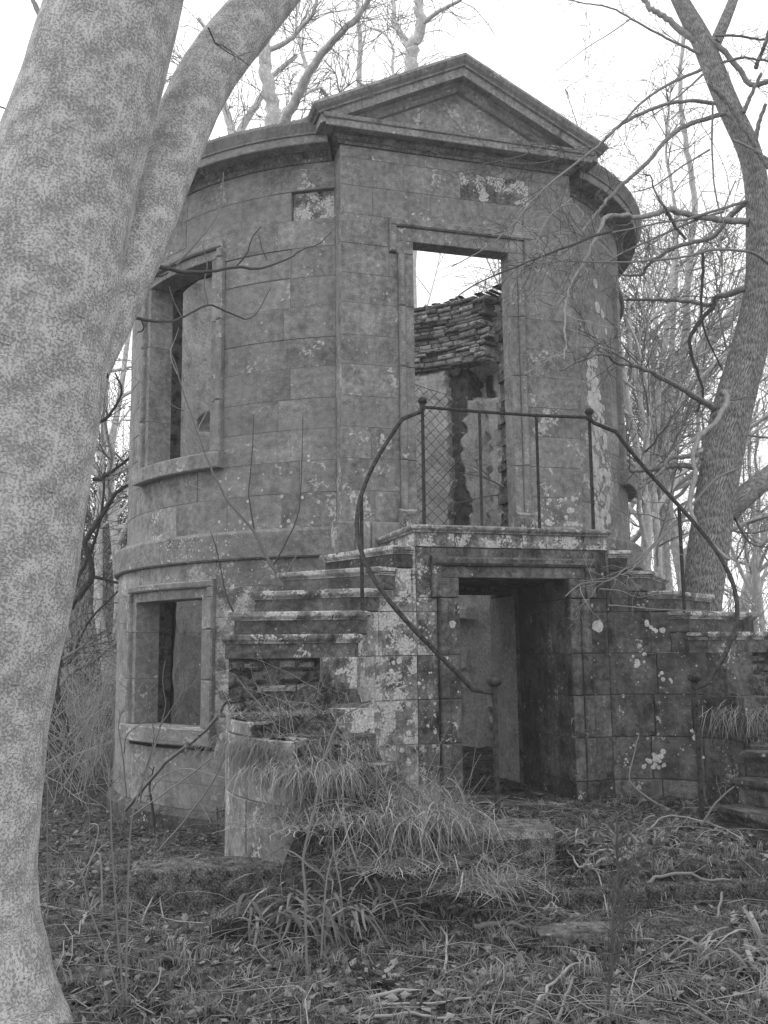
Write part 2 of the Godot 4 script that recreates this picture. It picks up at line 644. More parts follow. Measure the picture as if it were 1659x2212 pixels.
# a moulding: profile points (proud, y) swept along s on f, as one stone from s0 to s1
func moulding(mb: MB, f: Callable, prof: Array, s0: float, s1: float, seg: int) -> void:
	var m := prof.size()
	for k in seg:
		var a := lerpf(s0, s1, float(k) / seg)
		var b := lerpf(s0, s1, float(k + 1) / seg)
		for j in m - 1:
			var p: Vector2 = prof[j]
			var q: Vector2 = prof[j + 1]
			mb.quad(f.call(a, p.y, p.x), f.call(b, p.y, p.x), f.call(b, q.y, q.x), f.call(a, q.y, q.x))
	for e in 2:
		var s := s0 if e == 0 else s1
		var o: Vector3 = (f.call(s, 0.0, 0.0) as Vector3) - (f.call((s0 + s1) * 0.5, 0.0, 0.0) as Vector3)
		var lo: Vector2 = prof[0]
		for j in range(1, m - 1):
			var p: Vector2 = prof[j]
			var q: Vector2 = prof[j + 1]
			mb.tri(f.call(s, lo.y, lo.x), f.call(s, p.y, p.x), f.call(s, q.y, q.x), o)


# a pale growth of lichen, an uneven flat rosette lying on the stone
func rosette(mb: MB, f: Callable, s: float, y: float, rad: float, per_metre: float) -> void:
	var ring := []
	var m := 22
	var ph := rng.randf() * TAU
	for k in m:
		var an := TAU * k / m
		var r := rad * (1.0 + 0.06 * sin(3.0 * an + ph) + 0.05 * sin(5.0 * an - ph) + rng.randf_range(-0.12, 0.1))
		ring.append(Vector2(s + r * cos(an) * per_metre, y + r * sin(an)))
	var c: Vector3 = f.call(s, y, 0.0045)
	var o: Vector3 = (f.call(s, y, 1.0) as Vector3) - (f.call(s, y, 0.0) as Vector3)
	for k in m:
		var p: Vector2 = ring[k]
		var q: Vector2 = ring[(k + 1) % m]
		mb.tri(c, f.call(p.x, p.y, 0.0025), f.call(q.x, q.y, 0.0025), o)


func build_tower() -> void:
	var tw := thing("ruined_pavilion", "roofless round stone pavilion with a gabled bay and cracked ashlar walls", "building", SITE, TH)
	var up := on_drum(RU)
	var lo := on_drum(RL)
	var bay := on_front(VB)
	var g := 0.0012
	var W0 := deg_to_rad(46.9)
	var W1 := deg_to_rad(74.1)
	var holes_up := [[-deg_to_rad(32.5), -deg_to_rad(24.0), 6.05, 6.40], [-W1, -W0, 3.27, 5.97], [W0, W1, 3.27, 5.97]]
	var holes_lo := [[-W1, -W0, 0.20, 2.025], [W0, W1, 0.20, 2.025]]
	# --- upper drum, course by course
	var rows := [2.55, 2.93, 3.28, 3.63, 3.975, 4.33, 4.665, 5.03, 5.37, 5.72, 6.05, 6.40, 6.72]
	var edge := deg_to_rad(24.0)
	for side in [-1, 1]:
		for k in rows.size() - 1:
			var a0: float = edge if side > 0 else -deg_to_rad(128)
			var a1: float = deg_to_rad(118) if side > 0 else -edge
			course(up, a0, a1, rows[k], rows[k + 1], deg_to_rad(12.0), 0.5 + 0.5 * (k % 2), holes_up,
				func(s0, s1, y0, y1):
					var mb := MB.new()
					var pr := rng.randf_range(-0.004, 0.003)
					var gg := g * rng.randf_range(0.4, 1.2)
					if rng.randf() < 0.09:
						gg = 0.005
					block(mb, up, s0 + gg / RU, s1 - gg / RU, y0 + g * 0.7, y1 - g * 0.7, 0.2, maxi(1, int(ceil((s1 - s0) / 0.055))), 0.014 if rng.randf() < 0.06 else rng.randf_range(0.002, 0.0045), pr)
					var m := "ashlar%d" % rng.randi_range(0, 5)
					var mid := rad_to_deg((s0 + s1) * 0.5)
					if (mid > 27 and mid < 42 and y1 < 4.4) or y1 < 3.0 and rng.randf() < 0.5:
						m = "weathered%d" % rng.randi_range(0, 2)
					part("ashlar_block", mb, M[m], tw))
	# the stone next to the bay that has sunk back into the wall
	var sk := MB.new()
	block(sk, up, -deg_to_rad(32.4), -deg_to_rad(24.0), 6.053, 6.397, 0.2, 3, 0.003, -0.055)
	part("ashlar_block", sk, M["stairpale0"], tw).set_meta("label", "stained stone sunk back into the wall beside the bay")
	# --- lower drum
	rows = [-0.46, -0.19, 0.17, 0.53, 0.89, 1.245, 1.60, 1.93, 2.215]
	for side in [-1, 1]:
		for k in rows.size() - 1:
			var a0: float = deg_to_rad(30) if side > 0 else -deg_to_rad(122)
			var a1: float = deg_to_rad(110) if side > 0 else -deg_to_rad(17)
			course(lo, a0, a1, rows[k], rows[k + 1], deg_to_rad(12.5), 0.5 + 0.5 * ((k + 1) % 2), holes_lo,
				func(s0, s1, y0, y1):
					var mb := MB.new()
					block(mb, lo, s0 + g / RL, s1 - g / RL, y0 + g * 0.7, y1 - g * 0.7, 0.2, maxi(1, int(ceil((s1 - s0) / 0.055))), rng.randf_range(0.002, 0.004), rng.randf_range(-0.002, 0.002))
					var mid := rad_to_deg((s0 + s1) * 0.5)
					var m := "ashlar%d" % rng.randi_range(0, 5)
					if mid > -50 and mid < 0 and y0 > 0.1:
						m = "stairpale%d" % rng.randi_range(0, 2) if mid > -48 and y0 < 1.9 else "weathered%d" % rng.randi_range(0, 2)
					elif y1 > 2.0:
						m = "weathered1"
					part("ashlar_block", mb, M[m], tw))
	# --- plinth, belt course and cornice, stone by stone
	var ring := func(called, f, prof, s0, s1, l, mt):
		var a: float = s0
		while a < s1 - 0.001:
			var b: float = a + l * rng.randf_range(0.85, 1.15)
			if s1 - b < l * 0.5:
				b = s1
			var mb := MB.new()
			moulding(mb, f, prof, a + 0.0008, b - 0.0008, maxi(2, int((b - a) / 0.06)))
			var mm: String = mt
			if mt == "mix":
				mm = "weathered%d" % rng.randi_range(0, 2) if rng.randf() < 0.6 else "ashlar4"
			part(called, mb, M[mm], tw)
			a = b
	ring.call("plinth_stone", lo, [Vector2(-0.2, -1.25), Vector2(0.085, -1.25), Vector2(0.085, -0.53), Vector2(0.012, -0.462), Vector2(-0.2, -0.462)], -deg_to_rad(122), -deg_to_rad(16), 0.34, "stairdark0")
	ring.call("plinth_stone", lo, [Vector2(-0.2, -1.25), Vector2(0.085, -1.25), Vector2(0.085, -0.53), Vector2(0.012, -0.462), Vector2(-0.2, -0.462)], deg_to_rad(16), deg_to_rad(110), 0.34, "stairdark0")
	var belt := [Vector2(-0.35, 2.218), Vector2(0.045, 2.218), Vector2(0.062, 2.235), Vector2(0.062, 2.50), Vector2(0.04, 2.535), Vector2(-0.14, 2.552), Vector2(-0.35, 2.552)]
	ring.call("belt_stone", lo, belt, -deg_to_rad(125), -deg_to_rad(24), 0.30, "mix")
	ring.call("belt_stone", lo, belt, deg_to_rad(24), deg_to_rad(110), 0.30, "mix")
	var bed := [Vector2(-0.25, 6.722), Vector2(0.015, 6.722), Vector2(0.03, 6.765), Vector2(0.085, 6.80), Vector2(0.10, 6.815), Vector2(-0.25, 6.815)]
	var corona := [Vector2(-0.3, 6.817), Vector2(0.255, 6.817), Vector2(0.265, 6.812), Vector2(0.275, 6.822), Vector2(0.275, 6.905), Vector2(0.295, 6.912), Vector2(0.298, 6.93), Vector2(0.33, 6.985), Vector2(0.352, 7.02), Vector2(0.355, 7.05), Vector2(-0.3, 7.10)]
	for side in [-1, 1]:
		var a0: float = deg_to_rad(24.5) if side > 0 else -deg_to_rad(130)
		var a1: float = deg_to_rad(112) if side > 0 else -deg_to_rad(24.5)
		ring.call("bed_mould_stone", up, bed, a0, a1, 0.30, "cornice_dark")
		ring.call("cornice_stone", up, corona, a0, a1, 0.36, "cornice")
	# --- windows of the drum: architrave stones, sill, reveal
	for side in [-1, 1]:
		for fl in 2:
			var f: Callable = up if fl == 0 else lo
			var wn := assembly("window", tw)
			var r := RU if fl == 0 else RL
			var y0: float = 3.465 if fl == 0 else 0.41
			var y1: float = 5.97 if fl == 0 else 2.022
			var c: float = side * deg_to_rad(60.5)
			var half := (W1 - W0) * 0.5
			var band := 0.19 / r
			var thick := 0.30
			var cuts: Array = [y0, lerpf(y0, y1, 0.24), lerpf(y0, y1, 0.62), y1 - 0.20] if fl == 0 else [y0, lerpf(y0, y1, 0.32), lerpf(y0, y1, 0.66), y1 - 0.19]
			for e in [-1, 1]:
				for k in 3:
					var mb := MB.new()
					var so: float = c + e * half
					var si: float = c + e * (half - band)
					var sm: float = c + e * (half - 0.085 / r)
					block(mb, f, minf(si, sm), maxf(si, sm), cuts[k] + 0.002, cuts[k + 1] - 0.002, thick, 1, 0.006, 0.018)
					block(mb, f, minf(sm, so), maxf(sm, so), cuts[k] + 0.002, cuts[k + 1] - 0.002, thick + 0.03, 1, 0.016, 0.068)
					part("architrave_stone", mb, M["ashlar%d" % (k + 1)], wn)
			var lm := MB.new()
			var st := y1 - 0.085
			block(lm, f, c - half + 0.085 / r, c + half - 0.085 / r, y1 - 0.198, st, thick, 7, 0.006, 0.018)
			block(lm, f, c - half, c + half, st, y1 - 0.003, thick + 0.03, 8, 0.016, 0.068)
			for e in [-1, 1]:
				block(lm, f, minf(c + e * half, c + e * (half - 0.085 / r)), maxf(c + e * half, c + e * (half - 0.085 / r)), y1 - 0.198, st, thick + 0.03, 1, 0.014, 0.068)
			part("lintel", lm, M["ashlar2"], wn)
			var sm2 := MB.new()
			var sh := 0.175
			block(sm2, f, c - half - 0.012, c + half + 0.006, y0 - sh - 0.012, y0 - 0.004, 0.42, 8, 0.012, 0.115, true)
			part("window_sill", sm2, M["weathered0" if fl == 1 else "ashlar3"], wn)
	# --- gabled bay: front wall stones round the upper door, with returns
	var bw := 1.425
	var dw := 0.765
	var holes_bay := [[-dw, dw, 2.2, 5.65], [-0.865, 0.865, 5.65, 6.065]]
	rows = [2.59, 2.93, 3.28, 3.63, 3.975, 4.33, 4.665, 5.03, 5.37, 5.72, 6.065, 6.40, 6.73, 6.872]
	for k in rows.size() - 1:
		course(bay, -bw, bw, rows[k], rows[k + 1], 0.72, 0.5 + 0.5 * (k % 2), holes_bay,
			func(s0, s1, y0, y1):
				var mb := MB.new()
				var t := 0.24
				if s0 <= -bw + 0.001 or s1 >= bw - 0.001:
					t = 0.5
				block(mb, bay, s0 + g * 0.6, s1 - g * 0.6, y0 + g * 0.6, y1 - g * 0.6, t, 1, rng.randf_range(0.002, 0.0045), rng.randf_range(-0.002, 0.002))
				var m := "ashlar%d" % rng.randi_range(0, 5)
				if y1 < 4.4 and rng.randf() < 0.5:
					m = "weathered%d" % rng.randi_range(0, 2)
				var o := part("ashlar_block", mb, M[m], tw)
				if y0 > 6.3 and y1 < 6.8 and s0 < 0.35 and s1 > 0.35:
					o.material_override = M["stairpale1"]
					o.set_meta("label", "pale flaked stone under the gable"))
	for side in [-1, 1]:
		for k in 3:
			var mb := MB.new()
			var s0 := [0.80, 1.12, 1.3][k] as float
			var s1 := [1.12, 1.3, 1.525][k] as float
			block(mb, bay, minf(side * s0, side * s1) + 0.002, maxf(side * s0, side * s1) - 0.002, 2.2, 2.586, 0.5, 1, 0.02, 0.085)
			part("base_block", mb, M["weathered%d" % k], tw)
	# upper door: eared architrave
	var dw_ := assembly("doorway", tw)
	var jambs := [2.43, 3.28, 4.33, 5.03, 5.648]
	for e in [-1, 1]:
		for k in 4:
			var mb := MB.new()
			block(mb, bay, minf(e * 0.585, e * 0.69), maxf(e * 0.585, e * 0.69), jambs[k] + 0.002, jambs[k + 1] - 0.002, 0.22, 1, 0.006, 0.02)
			block(mb, bay, minf(e * 0.69, e * 0.765), maxf(e * 0.69, e * 0.765), jambs[k] + 0.002, jambs[k + 1] - 0.002, 0.24, 1, 0.014, 0.055)
			part("architrave_stone", mb, M["ashlar%d" % (k % 3)], dw_)
		var fb := MB.new()
		block(fb, bay, minf(e * 0.575, e * 0.80), maxf(e * 0.575, e * 0.80), 2.42, 2.74, 0.2, 1, 0.03, 0.075)
		part("jamb_base", fb, M["stairpale0"], dw_)
	var dl := MB.new()
	block(dl, bay, -0.69, 0.69, 5.80, 5.965, 0.22, 4, 0.006, 0.02)
	block(dl, bay, -0.865, 0.865, 5.967, 6.06, 0.25, 4, 0.016, 0.06)
	for e in [-1, 1]:
		block(dl, bay, minf(e * 0.785, e * 0.865), maxf(e * 0.785, e * 0.865), 5.66, 5.967, 0.25, 1, 0.014, 0.06)
		block(dl, bay, minf(e * 0.585, e * 0.785), maxf(e * 0.585, e * 0.785), 5.65, 5.80, 0.22, 1, 0.006, 0.02)
		block(dl, bay, minf(e * 0.69, e * 0.785), maxf(e * 0.69, e * 0.785), 5.80, 5.965, 0.22, 1, 0.006, 0.02)
	part("door_lintel", dl, M["ashlar1"], dw_)
	# horizontal cornice of the bay: bed mould and corona with returns
	var path := func(called, prof, mt, hw, cut):
		# front and the two returns, mitred; cut into `cut` stones on the front
		for k in cut:
			var mb := MB.new()
			for j in prof.size() - 1:
				var p: Vector2 = prof[j]
				var q: Vector2 = prof[j + 1]
				var sa := lerpf(-1.0, 1.0, float(k) / cut)
				var sb := lerpf(-1.0, 1.0, float(k + 1) / cut)
				var ga := 0.0 if k == 0 else 0.0015
				var gb := 0.0 if k == cut - 1 else 0.0015
				mb.quad(Vector3(sa * (hw + p.x) + ga, p.y, VB + p.x), Vector3(sb * (hw + p.x) - gb, p.y, VB + p.x), Vector3(sb * (hw + q.x) - gb, q.y, VB + q.x), Vector3(sa * (hw + q.x) + ga, q.y, VB + q.x))
				if k == 0:
					mb.quad(Vector3(-hw - p.x, p.y, VB - 0.62), Vector3(-hw - p.x, p.y, VB + p.x), Vector3(-hw - q.x, q.y, VB + q.x), Vector3(-hw - q.x, q.y, VB - 0.62))
				if k == cut - 1:
					mb.quad(Vector3(hw + p.x, p.y, VB + p.x), Vector3(hw + p.x, p.y, VB - 0.62), Vector3(hw + q.x, q.y, VB - 0.62), Vector3(hw + q.x, q.y, VB + q.x))
			part(called, mb, M[mt], tw)
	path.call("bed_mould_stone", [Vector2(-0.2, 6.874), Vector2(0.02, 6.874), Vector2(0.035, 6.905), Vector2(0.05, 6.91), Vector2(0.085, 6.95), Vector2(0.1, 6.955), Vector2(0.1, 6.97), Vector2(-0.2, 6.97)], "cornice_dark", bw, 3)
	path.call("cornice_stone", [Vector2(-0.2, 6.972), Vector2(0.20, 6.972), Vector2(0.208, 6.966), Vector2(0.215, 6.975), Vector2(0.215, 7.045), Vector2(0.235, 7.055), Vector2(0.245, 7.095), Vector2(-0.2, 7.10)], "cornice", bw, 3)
	# pediment: tympanum, raking cornice
	var pd := assembly("pediment", tw)
	var apex := 8.05
	var tipx := 1.80
	var slope := (apex - 7.16) / tipx
	var ty := MB.new()
	var zt := VB - 0.015
	var ix := 1.32
	var iy := 7.098 + ix * slope
	for k in 2:
		var tm := MB.new()
		var e: float = -1.0 if k == 0 else 1.0
		var x0 := -0.45 if k == 1 else -0.455
		if k == 0:
			tm.tri(Vector3(-ix - 0.1, 7.09, zt), Vector3(x0, 7.09, zt), Vector3(x0, iy + x0 * slope + 0.08, zt), Vector3(0, 0, 1))
			tm.quad(Vector3(x0, 7.09, zt), Vector3(x0, 7.09, zt - 0.3), Vector3(x0, iy + x0 * slope, zt - 0.3), Vector3(x0, iy + x0 * slope, zt), Vector3(1, 0, 0))
		else:
			tm.tri(Vector3(x0, 7.09, zt), Vector3(0, 7.09, zt), Vector3(0, iy + 0.08, zt), Vector3(0, 0, 1))
			tm.tri(Vector3(x0, 7.09, zt), Vector3(0, iy + 0.08, zt), Vector3(x0, iy + x0 * slope + 0.08, zt), Vector3(0, 0, 1))
			tm.tri(Vector3(0, 7.09, zt), Vector3(ix + 0.1, 7.09, zt), Vector3(0, iy + 0.08, zt), Vector3(0, 0, 1))
			tm.quad(Vector3(x0, 7.09, zt), Vector3(x0, 7.09, zt - 0.3), Vector3(x0, iy + x0 * slope, zt - 0.3), Vector3(x0, iy + x0 * slope, zt), Vector3(-1, 0, 0))
		part("tympanum_stone", tm, M["weathered1"], pd)
	# raking profile: (proud, drop below the top line)
	var rake := [Vector2(-0.55, 0.0), Vector2(0.30, 0.0), Vector2(0.31, 0.035), Vector2(0.285, 0.075), Vector2(0.25, 0.105), Vector2(0.245, 0.125), Vector2(0.215, 0.135), Vector2(0.215, 0.235), Vector2(0.20, 0.242), Vector2(0.10, 0.242), Vector2(0.095, 0.262), Vector2(0.06, 0.285), Vector2(0.03, 0.33), Vector2(-0.05, 0.345)]
	for side in [-1, 1]:
		var cutx := [0.0, 0.62, 1.22, tipx]
		for k in 3:
			var mb := MB.new()
			for j in rake.size() - 1:
				var p: Vector2 = rake[j]
				var q: Vector2 = rake[j + 1]
				var xa: float = cutx[k] + (0.0 if k == 0 else 0.003)
				var xb: float = cutx[k + 1]
				# at the foot the moulding stops on a plumb end that follows its own projection
				var ea := 0.0
				var xbp := xb if k < 2 else minf(xb, bw + 0.05 + p.x * 1.05)
				var xbq := xb if k < 2 else minf(xb, bw + 0.05 + q.x * 1.05)
				if k == 2 and p.x < 0.0:
					xbp = xb
				if k == 2 and q.x < 0.0:
					xbq = bw
				var A := Vector3(side * xa, apex - xa * slope - p.y, VB + p.x)
				var B := Vector3(side * xbp, apex - xbp * slope - p.y, VB + p.x)
				var C := Vector3(side * xbq, apex - xbq * slope - q.y, VB + q.x)
				var D := Vector3(side * xa, apex - xa * slope - q.y, VB + q.x)
				mb.quad(A, B, C, D, Vector3(0, (p.x - q.x) * -1.0 + 0.001 if j > 0 else 1.0, 0.3 if j > 0 else 0.0) if j == 0 else Vector3(0, -absf(p.x - q.x), absf(p.y - q.y) + 0.02))
				if k == 2:
					mb.quad(B, Vector3(B.x, B.y, VB - 0.6), Vector3(C.x, C.y, VB - 0.6), C, Vector3(side, 0, 0))
			if k > 0:
				pass
			part("raking_cornice_stone", mb, M["cornice"], pd)
	# rear of the gable
	var rg := MB.new()
	rg.tri(Vector3(-tipx, 7.0, VB - 0.56), Vector3(tipx, 7.0, VB - 0.56), Vector3(0, apex - 0.02, VB - 0.56), Vector3(0, 0, -1))
	rg.quad(Vector3(-tipx, 7.0, VB - 0.56), Vector3(tipx, 7.0, VB - 0.56), Vector3(tipx, 7.0, VB - 0.1), Vector3(-tipx, 7.0, VB - 0.1), Vector3.DOWN)
	part("gable_back", rg, M["core"], pd)
	build_inside(tw)
	# --- lichen with a place of its own: the pale column of rosettes right of the bay, spots elsewhere
	var li := MB.new()
	for k in 230:
		var yy := 2.6 + 2.2 * pow(rng.randf(), 1.15)
		var ss := deg_to_rad(34.0 + 1.2 * sin(yy * 2.3)) + deg_to_rad(3.6) * rng.randf_range(-1.0, 1.0) * (1.0 if yy < 4.2 else 0.6)
		rosette(li, up, maxf(ss, deg_to_rad(26.0)), yy, 0.012 + 0.055 * pow(rng.randf(), 1.4), 1.0 / RU)
	for p in [[36.0, 5.75, 0.06], [36.5, 5.45, 0.075], [39.0, 5.40, 0.06], [40.5, 5.2, 0.045], [35.5, 5.05, 0.035], [37.0, 4.95, 0.05]]:
		rosette(li, up, deg_to_rad(p[0]), p[1], p[2], 1.0 / RU)
	for k in 60:
		rosette(li, bay, rng.randf_range(0.85, 1.42), 2.62 + 0.4 * pow(rng.randf(), 2.0), 0.006 + 0.03 * pow(rng.randf(), 3.0), 1.0)
	for k in 90:
		rosette(li, on_drum(RL + 0.062), deg_to_rad(rng.randfn(-53.0, 6.0)), rng.randf_range(2.25, 2.5), rng.randf_range(0.004, 0.013), 1.0 / RL)
	for k in 150:
		rosette(li, lo, deg_to_rad(rng.randfn(-43.0, 5.0)), 2.2 - 1.9 * pow(rng.randf(), 1.6), 0.005 + 0.022 * pow(rng.randf(), 3.0), 1.0 / RL)
	for k in 40:
		rosette(li, up, deg_to_rad(rng.randf_range(-48.0, -27.0)), 2.57 + 0.9 * pow(rng.randf(), 2.2), rng.randf_range(0.007, 0.024), 1.0 / RU)
	part("lichen", li, M["lichen"], tw, "stuff")
	# moss, seedlings and crumbs along the ledges
	var mo := MB.new()
	var sprout := func(p: Vector3, h: float) -> void:
		var an := rng.randf() * TAU
		var d := Vector3(cos(an), 0, sin(an)) * h * rng.randf_range(0.2, 0.9)
		mo.blade(PackedVector3Array([p - Vector3.UP * 0.004, p + d * 0.4 + Vector3.UP * h * 0.7, p + d + Vector3.UP * h * rng.randf_range(0.5, 1.0)]), 0.007, Vector3(-sin(an), 0, cos(an)))
	var k2 := 0
	while k2 < 3200:
		var an := rng.randf_range(-80.0, 80.0)
		if absf(an) > 25.0 and nz.get_noise_1d(an * 12.0) > rng.randf_range(-0.3, 0.5):
			var q: Vector3 = up.call(deg_to_rad(an), 7.06, 0.34 - 0.12 * pow(rng.randf(), 2.0))
			sprout.call(q, 0.012 + 0.035 * pow(rng.randf(), 3.0))
		var x := rng.randf_range(-1.78, 1.78)
		if nz.get_noise_1d(x * 60.0 + 400.0) > rng.randf_range(-0.3, 0.5):
			sprout.call(Vector3(x, 8.05 - absf(x) * 0.4944, VB + rng.randf_range(0.1, 0.30)), 0.012 + 0.035 * pow(rng.randf(), 3.0))
		k2 += 1
	part("ledge_moss", mo, M["mossblade"], tw, "stuff")


# what is left inside: rubble skin, torn edges, plaster, the passage of the lower door
func build_inside(tw: Node3D) -> void:
	# backing of the outer stones, open at windows and doors (openings wider inside)
	var cb := MB.new()
	var f := on_drum(RU - 0.2)
	var fl := on_drum(RL - 0.22)
	var a := -132.0
	while a < 228.0:
		var b := a + 6.0
		var am := absf(wrapf((a + b) * 0.5, -180.0, 180.0))
		var win := am > 46.0 and am < 78.0
		var dr := am < 18.0
		var top := 6.9 + 0.12 * nz.get_noise_1d(a * 3.0)
		if am > 117.0:
			top = 6.86 + 0.25 * nz.get_noise_1d(a * 5.0)
		var th := 0.36 if am < 126.0 else 0.8
		if win:
			block(cb, f, deg_to_rad(a), deg_to_rad(b), 5.95, top, th, 2, 0.0, 0.0, true)
			block(cb, f, deg_to_rad(a), deg_to_rad(b), 2.2, 3.30, th, 2, 0.0, 0.0, true)
			block(cb, fl, deg_to_rad(a), deg_to_rad(b), 1.99, 2.22, th, 2, 0.0, 0.0, true)
			block(cb, fl, deg_to_rad(a), deg_to_rad(b), -1.0, 0.24, th, 2, 0.0, 0.0, true)
		elif dr:
			block(cb, on_drum(RU - 0.36), deg_to_rad(a), deg_to_rad(b), 6.1, 6.9, 0.2, 2, 0.0, 0.0, true)
		else:
			block(cb, f, deg_to_rad(a), deg_to_rad(b), 2.2, top, th, 2, 0.0, 0.0, true)
			block(cb, fl, deg_to_rad(a), deg_to_rad(b), -1.0, 2.22, th, 2, 0.0, 0.0, true)
		a = b
	part("wall_core", cb, M["core"], tw, "stuff")
	# outer face at the back, seen from nowhere near but closing the drum
	# inner face of the back wall: plaster hanging on rubble, with a ragged recess
	var cols := 190
	var rows := 130
	var pts := PackedVector3Array()
	pts.resize(cols * rows)
	var y0 := -0.7
	var y1 := 7.12
	for r in rows:
		for c in cols:
			var an := lerpf(92.0, 268.0, float(c) / (cols - 1))
			var y := lerpf(y0, y1, float(r) / (rows - 1))
			if r == rows - 1:
				y += 0.10 * nz.get_noise_1d(an * 4.0) + 0.06 * nz2.get_noise_1d(an * 16.0)
			var side_ := absf(an - 180.0)
			var rr := lerpf(2.36, 2.86, smoothstep(50.0, 62.0, side_)) + 0.05 * nz.get_noise_2d(an * 1.4, y * 30.0)
			var rag := 2.6 * nz.get_noise_2d(an * 2.0, y * 9.0) + 1.6 * nz2.get_noise_2d(an * 9.0 + 50.0, y * 110.0)
			# tall recess beside the panel of plaster, and a dark putlog hole over it
			if an + rag > 127.5 and an + rag < 133.0 and y > 2.2 and y < 5.85 + 0.04 * rag:
				rr += 0.42
			if an + rag > 118.5 and an + rag < 134.5 and y > 5.42 + 0.03 * rag and y < 5.86 + 0.05 * rag:
				rr += 0.36
			if an + rag > 115.0 and an + rag < 120.5 and y < 5.4:
				rr -= 0.16
			if y > 5.9 + 0.05 * rag:
				rr += 0.05
			# a broken hole seen through the side window
			if absf(an - 236.0 + rag) < 2.4 and absf(y - 4.75) < 0.12:
				rr += 0.3
			var q := deg_to_rad(an)
			pts[r * cols + c] = Vector3(rr * sin(q), y, VC + rr * cos(q))
	var ib := MB.new()
	ib.grid(pts, cols, rows)
	part("inner_wall", ib, M["plaster"], tw)
	# top of the back wall
	var tb := MB.new()
	a = 92.0
	while a < 268.0:
		var q0 := deg_to_rad(a)
		var q1 := deg_to_rad(a + 2.0)
		var h := 7.09 + 0.10 * nz.get_noise_1d(a * 4.0)
		tb.quad(Vector3(2.34 * sin(q0), h, VC + 2.34 * cos(q0)), Vector3(3.3 * sin(q0), h - 0.1, VC + 3.3 * cos(q0)), Vector3(3.3 * sin(q1), h - 0.1, VC + 3.3 * cos(q1)), Vector3(2.34 * sin(q1), h, VC + 2.34 * cos(q1)), Vector3.UP)
		a += 2.0
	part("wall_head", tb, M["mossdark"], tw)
	# rubble stones that show over the plaster
	var y := 5.92
	while y < 7.16:
		var ch := rng.randf_range(0.055, 0.10)
		a = 110.0 + rng.randf() * 5.0
		while a < 170.0:
			var l := rng.randf_range(4.0, 8.5)
			var mb := MB.new()
			var fr := on_drum(2.33)
			# inner side: proud towards the middle is negative
			var s0 := deg_to_rad(a)
			var s1 := deg_to_rad(a + l - 0.25)
			var pr := -rng.randf_range(0.0, 0.085)
			var tilt := rng.randf_range(-0.012, 0.012)
			var hh := ch * rng.randf_range(0.75, 1.0)
			if y + hh < 7.06 + 0.14 * nz.get_noise_1d(a * 4.0):
				var gq := func(s: float, yy: float, d: float) -> Vector3:
					return Vector3((2.33 - d) * sin(s), yy + tilt * (s - s0) / (s1 - s0), VC + (2.33 - d) * cos(s))
				block(mb, gq, s0, s1, y, y + hh, 0.3, 2, 0.018, -pr)
				part("rubble_stone", mb, M["rubble%d" % rng.randi_range(0, 3)], tw)
			a += l
		y += ch
	# torn rubble behind the right jamb of the upper door
	y = 2.45
	while y < 5.45:
		var hh := rng.randf_range(0.045, 0.13)
		for k in 2:
			var mb := MB.new()
			var v := VB - 0.24 - 0.27 * k - rng.randf_range(0.0, 0.06)
			var x1 := 0.70 + 0.10 * k + rng.randf_range(-0.05, 0.05) + 0.08 * nz.get_noise_1d(y * 40.0 + 90.0 * k)
			block(mb, on_front(v), x1, x1 + rng.randf_range(0.3, 0.5), y + rng.randf_range(-0.015, 0.0), y + hh - 0.004, 0.27, 1, 0.03, 0.0, true)
			part("rubble_stone", mb, M["rubble%d" % [1, 3, 3][rng.randi_range(0, 2)]], tw)
		y += hh
	# remains of the upper floor over the passage
	var fm := MB.new()
	block(fm, on_front(VB - 0.02), -1.35, 1.35, 1.86, 2.40, 0.75, 1, 0.02, 0.0, true)
	part("floor_slab", fm, M["core"], tw)
	# lower door passage: walls, ceiling, inner lintel
	var sw := MB.new()
	block(sw, on_front(VB), -2.0, -0.66, -0.7, 1.86, 0.9, 1, 0.0, 0.0, true)
	block(sw, on_front(VB), 0.64, 2.3, -0.7, 1.86, 0.9, 1, 0.0, 0.0, true)
	part("passage_wall", sw, M["cornice_dark"], tw, "stuff")
	var rv := MB.new()
	rv.quad(Vector3(0.632, -0.6, VB - 0.2), Vector3(0.632, -0.6, VB - 0.92), Vector3(0.632, 1.82, VB - 0.92), Vector3(0.632, 1.82, VB - 0.2), Vector3(-1, 0, 0))
	part("plastered_reveal", rv, M["plaster"], tw)
	# niche with a flat pale head in the far wall of the lower room
	var nm := MB.new()
	var fd := on_drum(2.36)
	var inner := func(s: float, yy: float, d: float) -> Vector3: return Vector3((2.29 - d) * sin(s), yy, VC + (2.30 - d) * cos(s))
	block(nm, inner, deg_to_rad(124.0), deg_to_rad(136.0), 1.72, 1.90, 0.3, 3, 0.02, 0.14)
	part("niche_head", nm, M["plaster"], tw)
	var pp := MB.new()
	for k in 16:
		rosette(pp, inner, deg_to_rad(rng.randf_range(127.5, 133.0)), rng.randf_range(0.15, 1.45), rng.randf_range(0.05, 0.14), 0.43)
	part("peeling_plaster", pp, M["lichen"], tw, "stuff")
	var nj := MB.new()
	block(nj, inner, deg_to_rad(136.5), deg_to_rad(141.0), -0.6, 1.72, 0.3, 2, 0.02, 0.1)
	part("niche_jamb", nj, M["core"], tw)
	var fo := MB.new()
	block(fo, func(s: float, yy: float, d: float) -> Vector3: return Vector3(s, -0.42 + d, yy), -2.6, 2.6, VC - 2.6, VB + 1.3, 0.3, 1, 0.0)
	part("earth_floor", fo, M["soil"], tw)


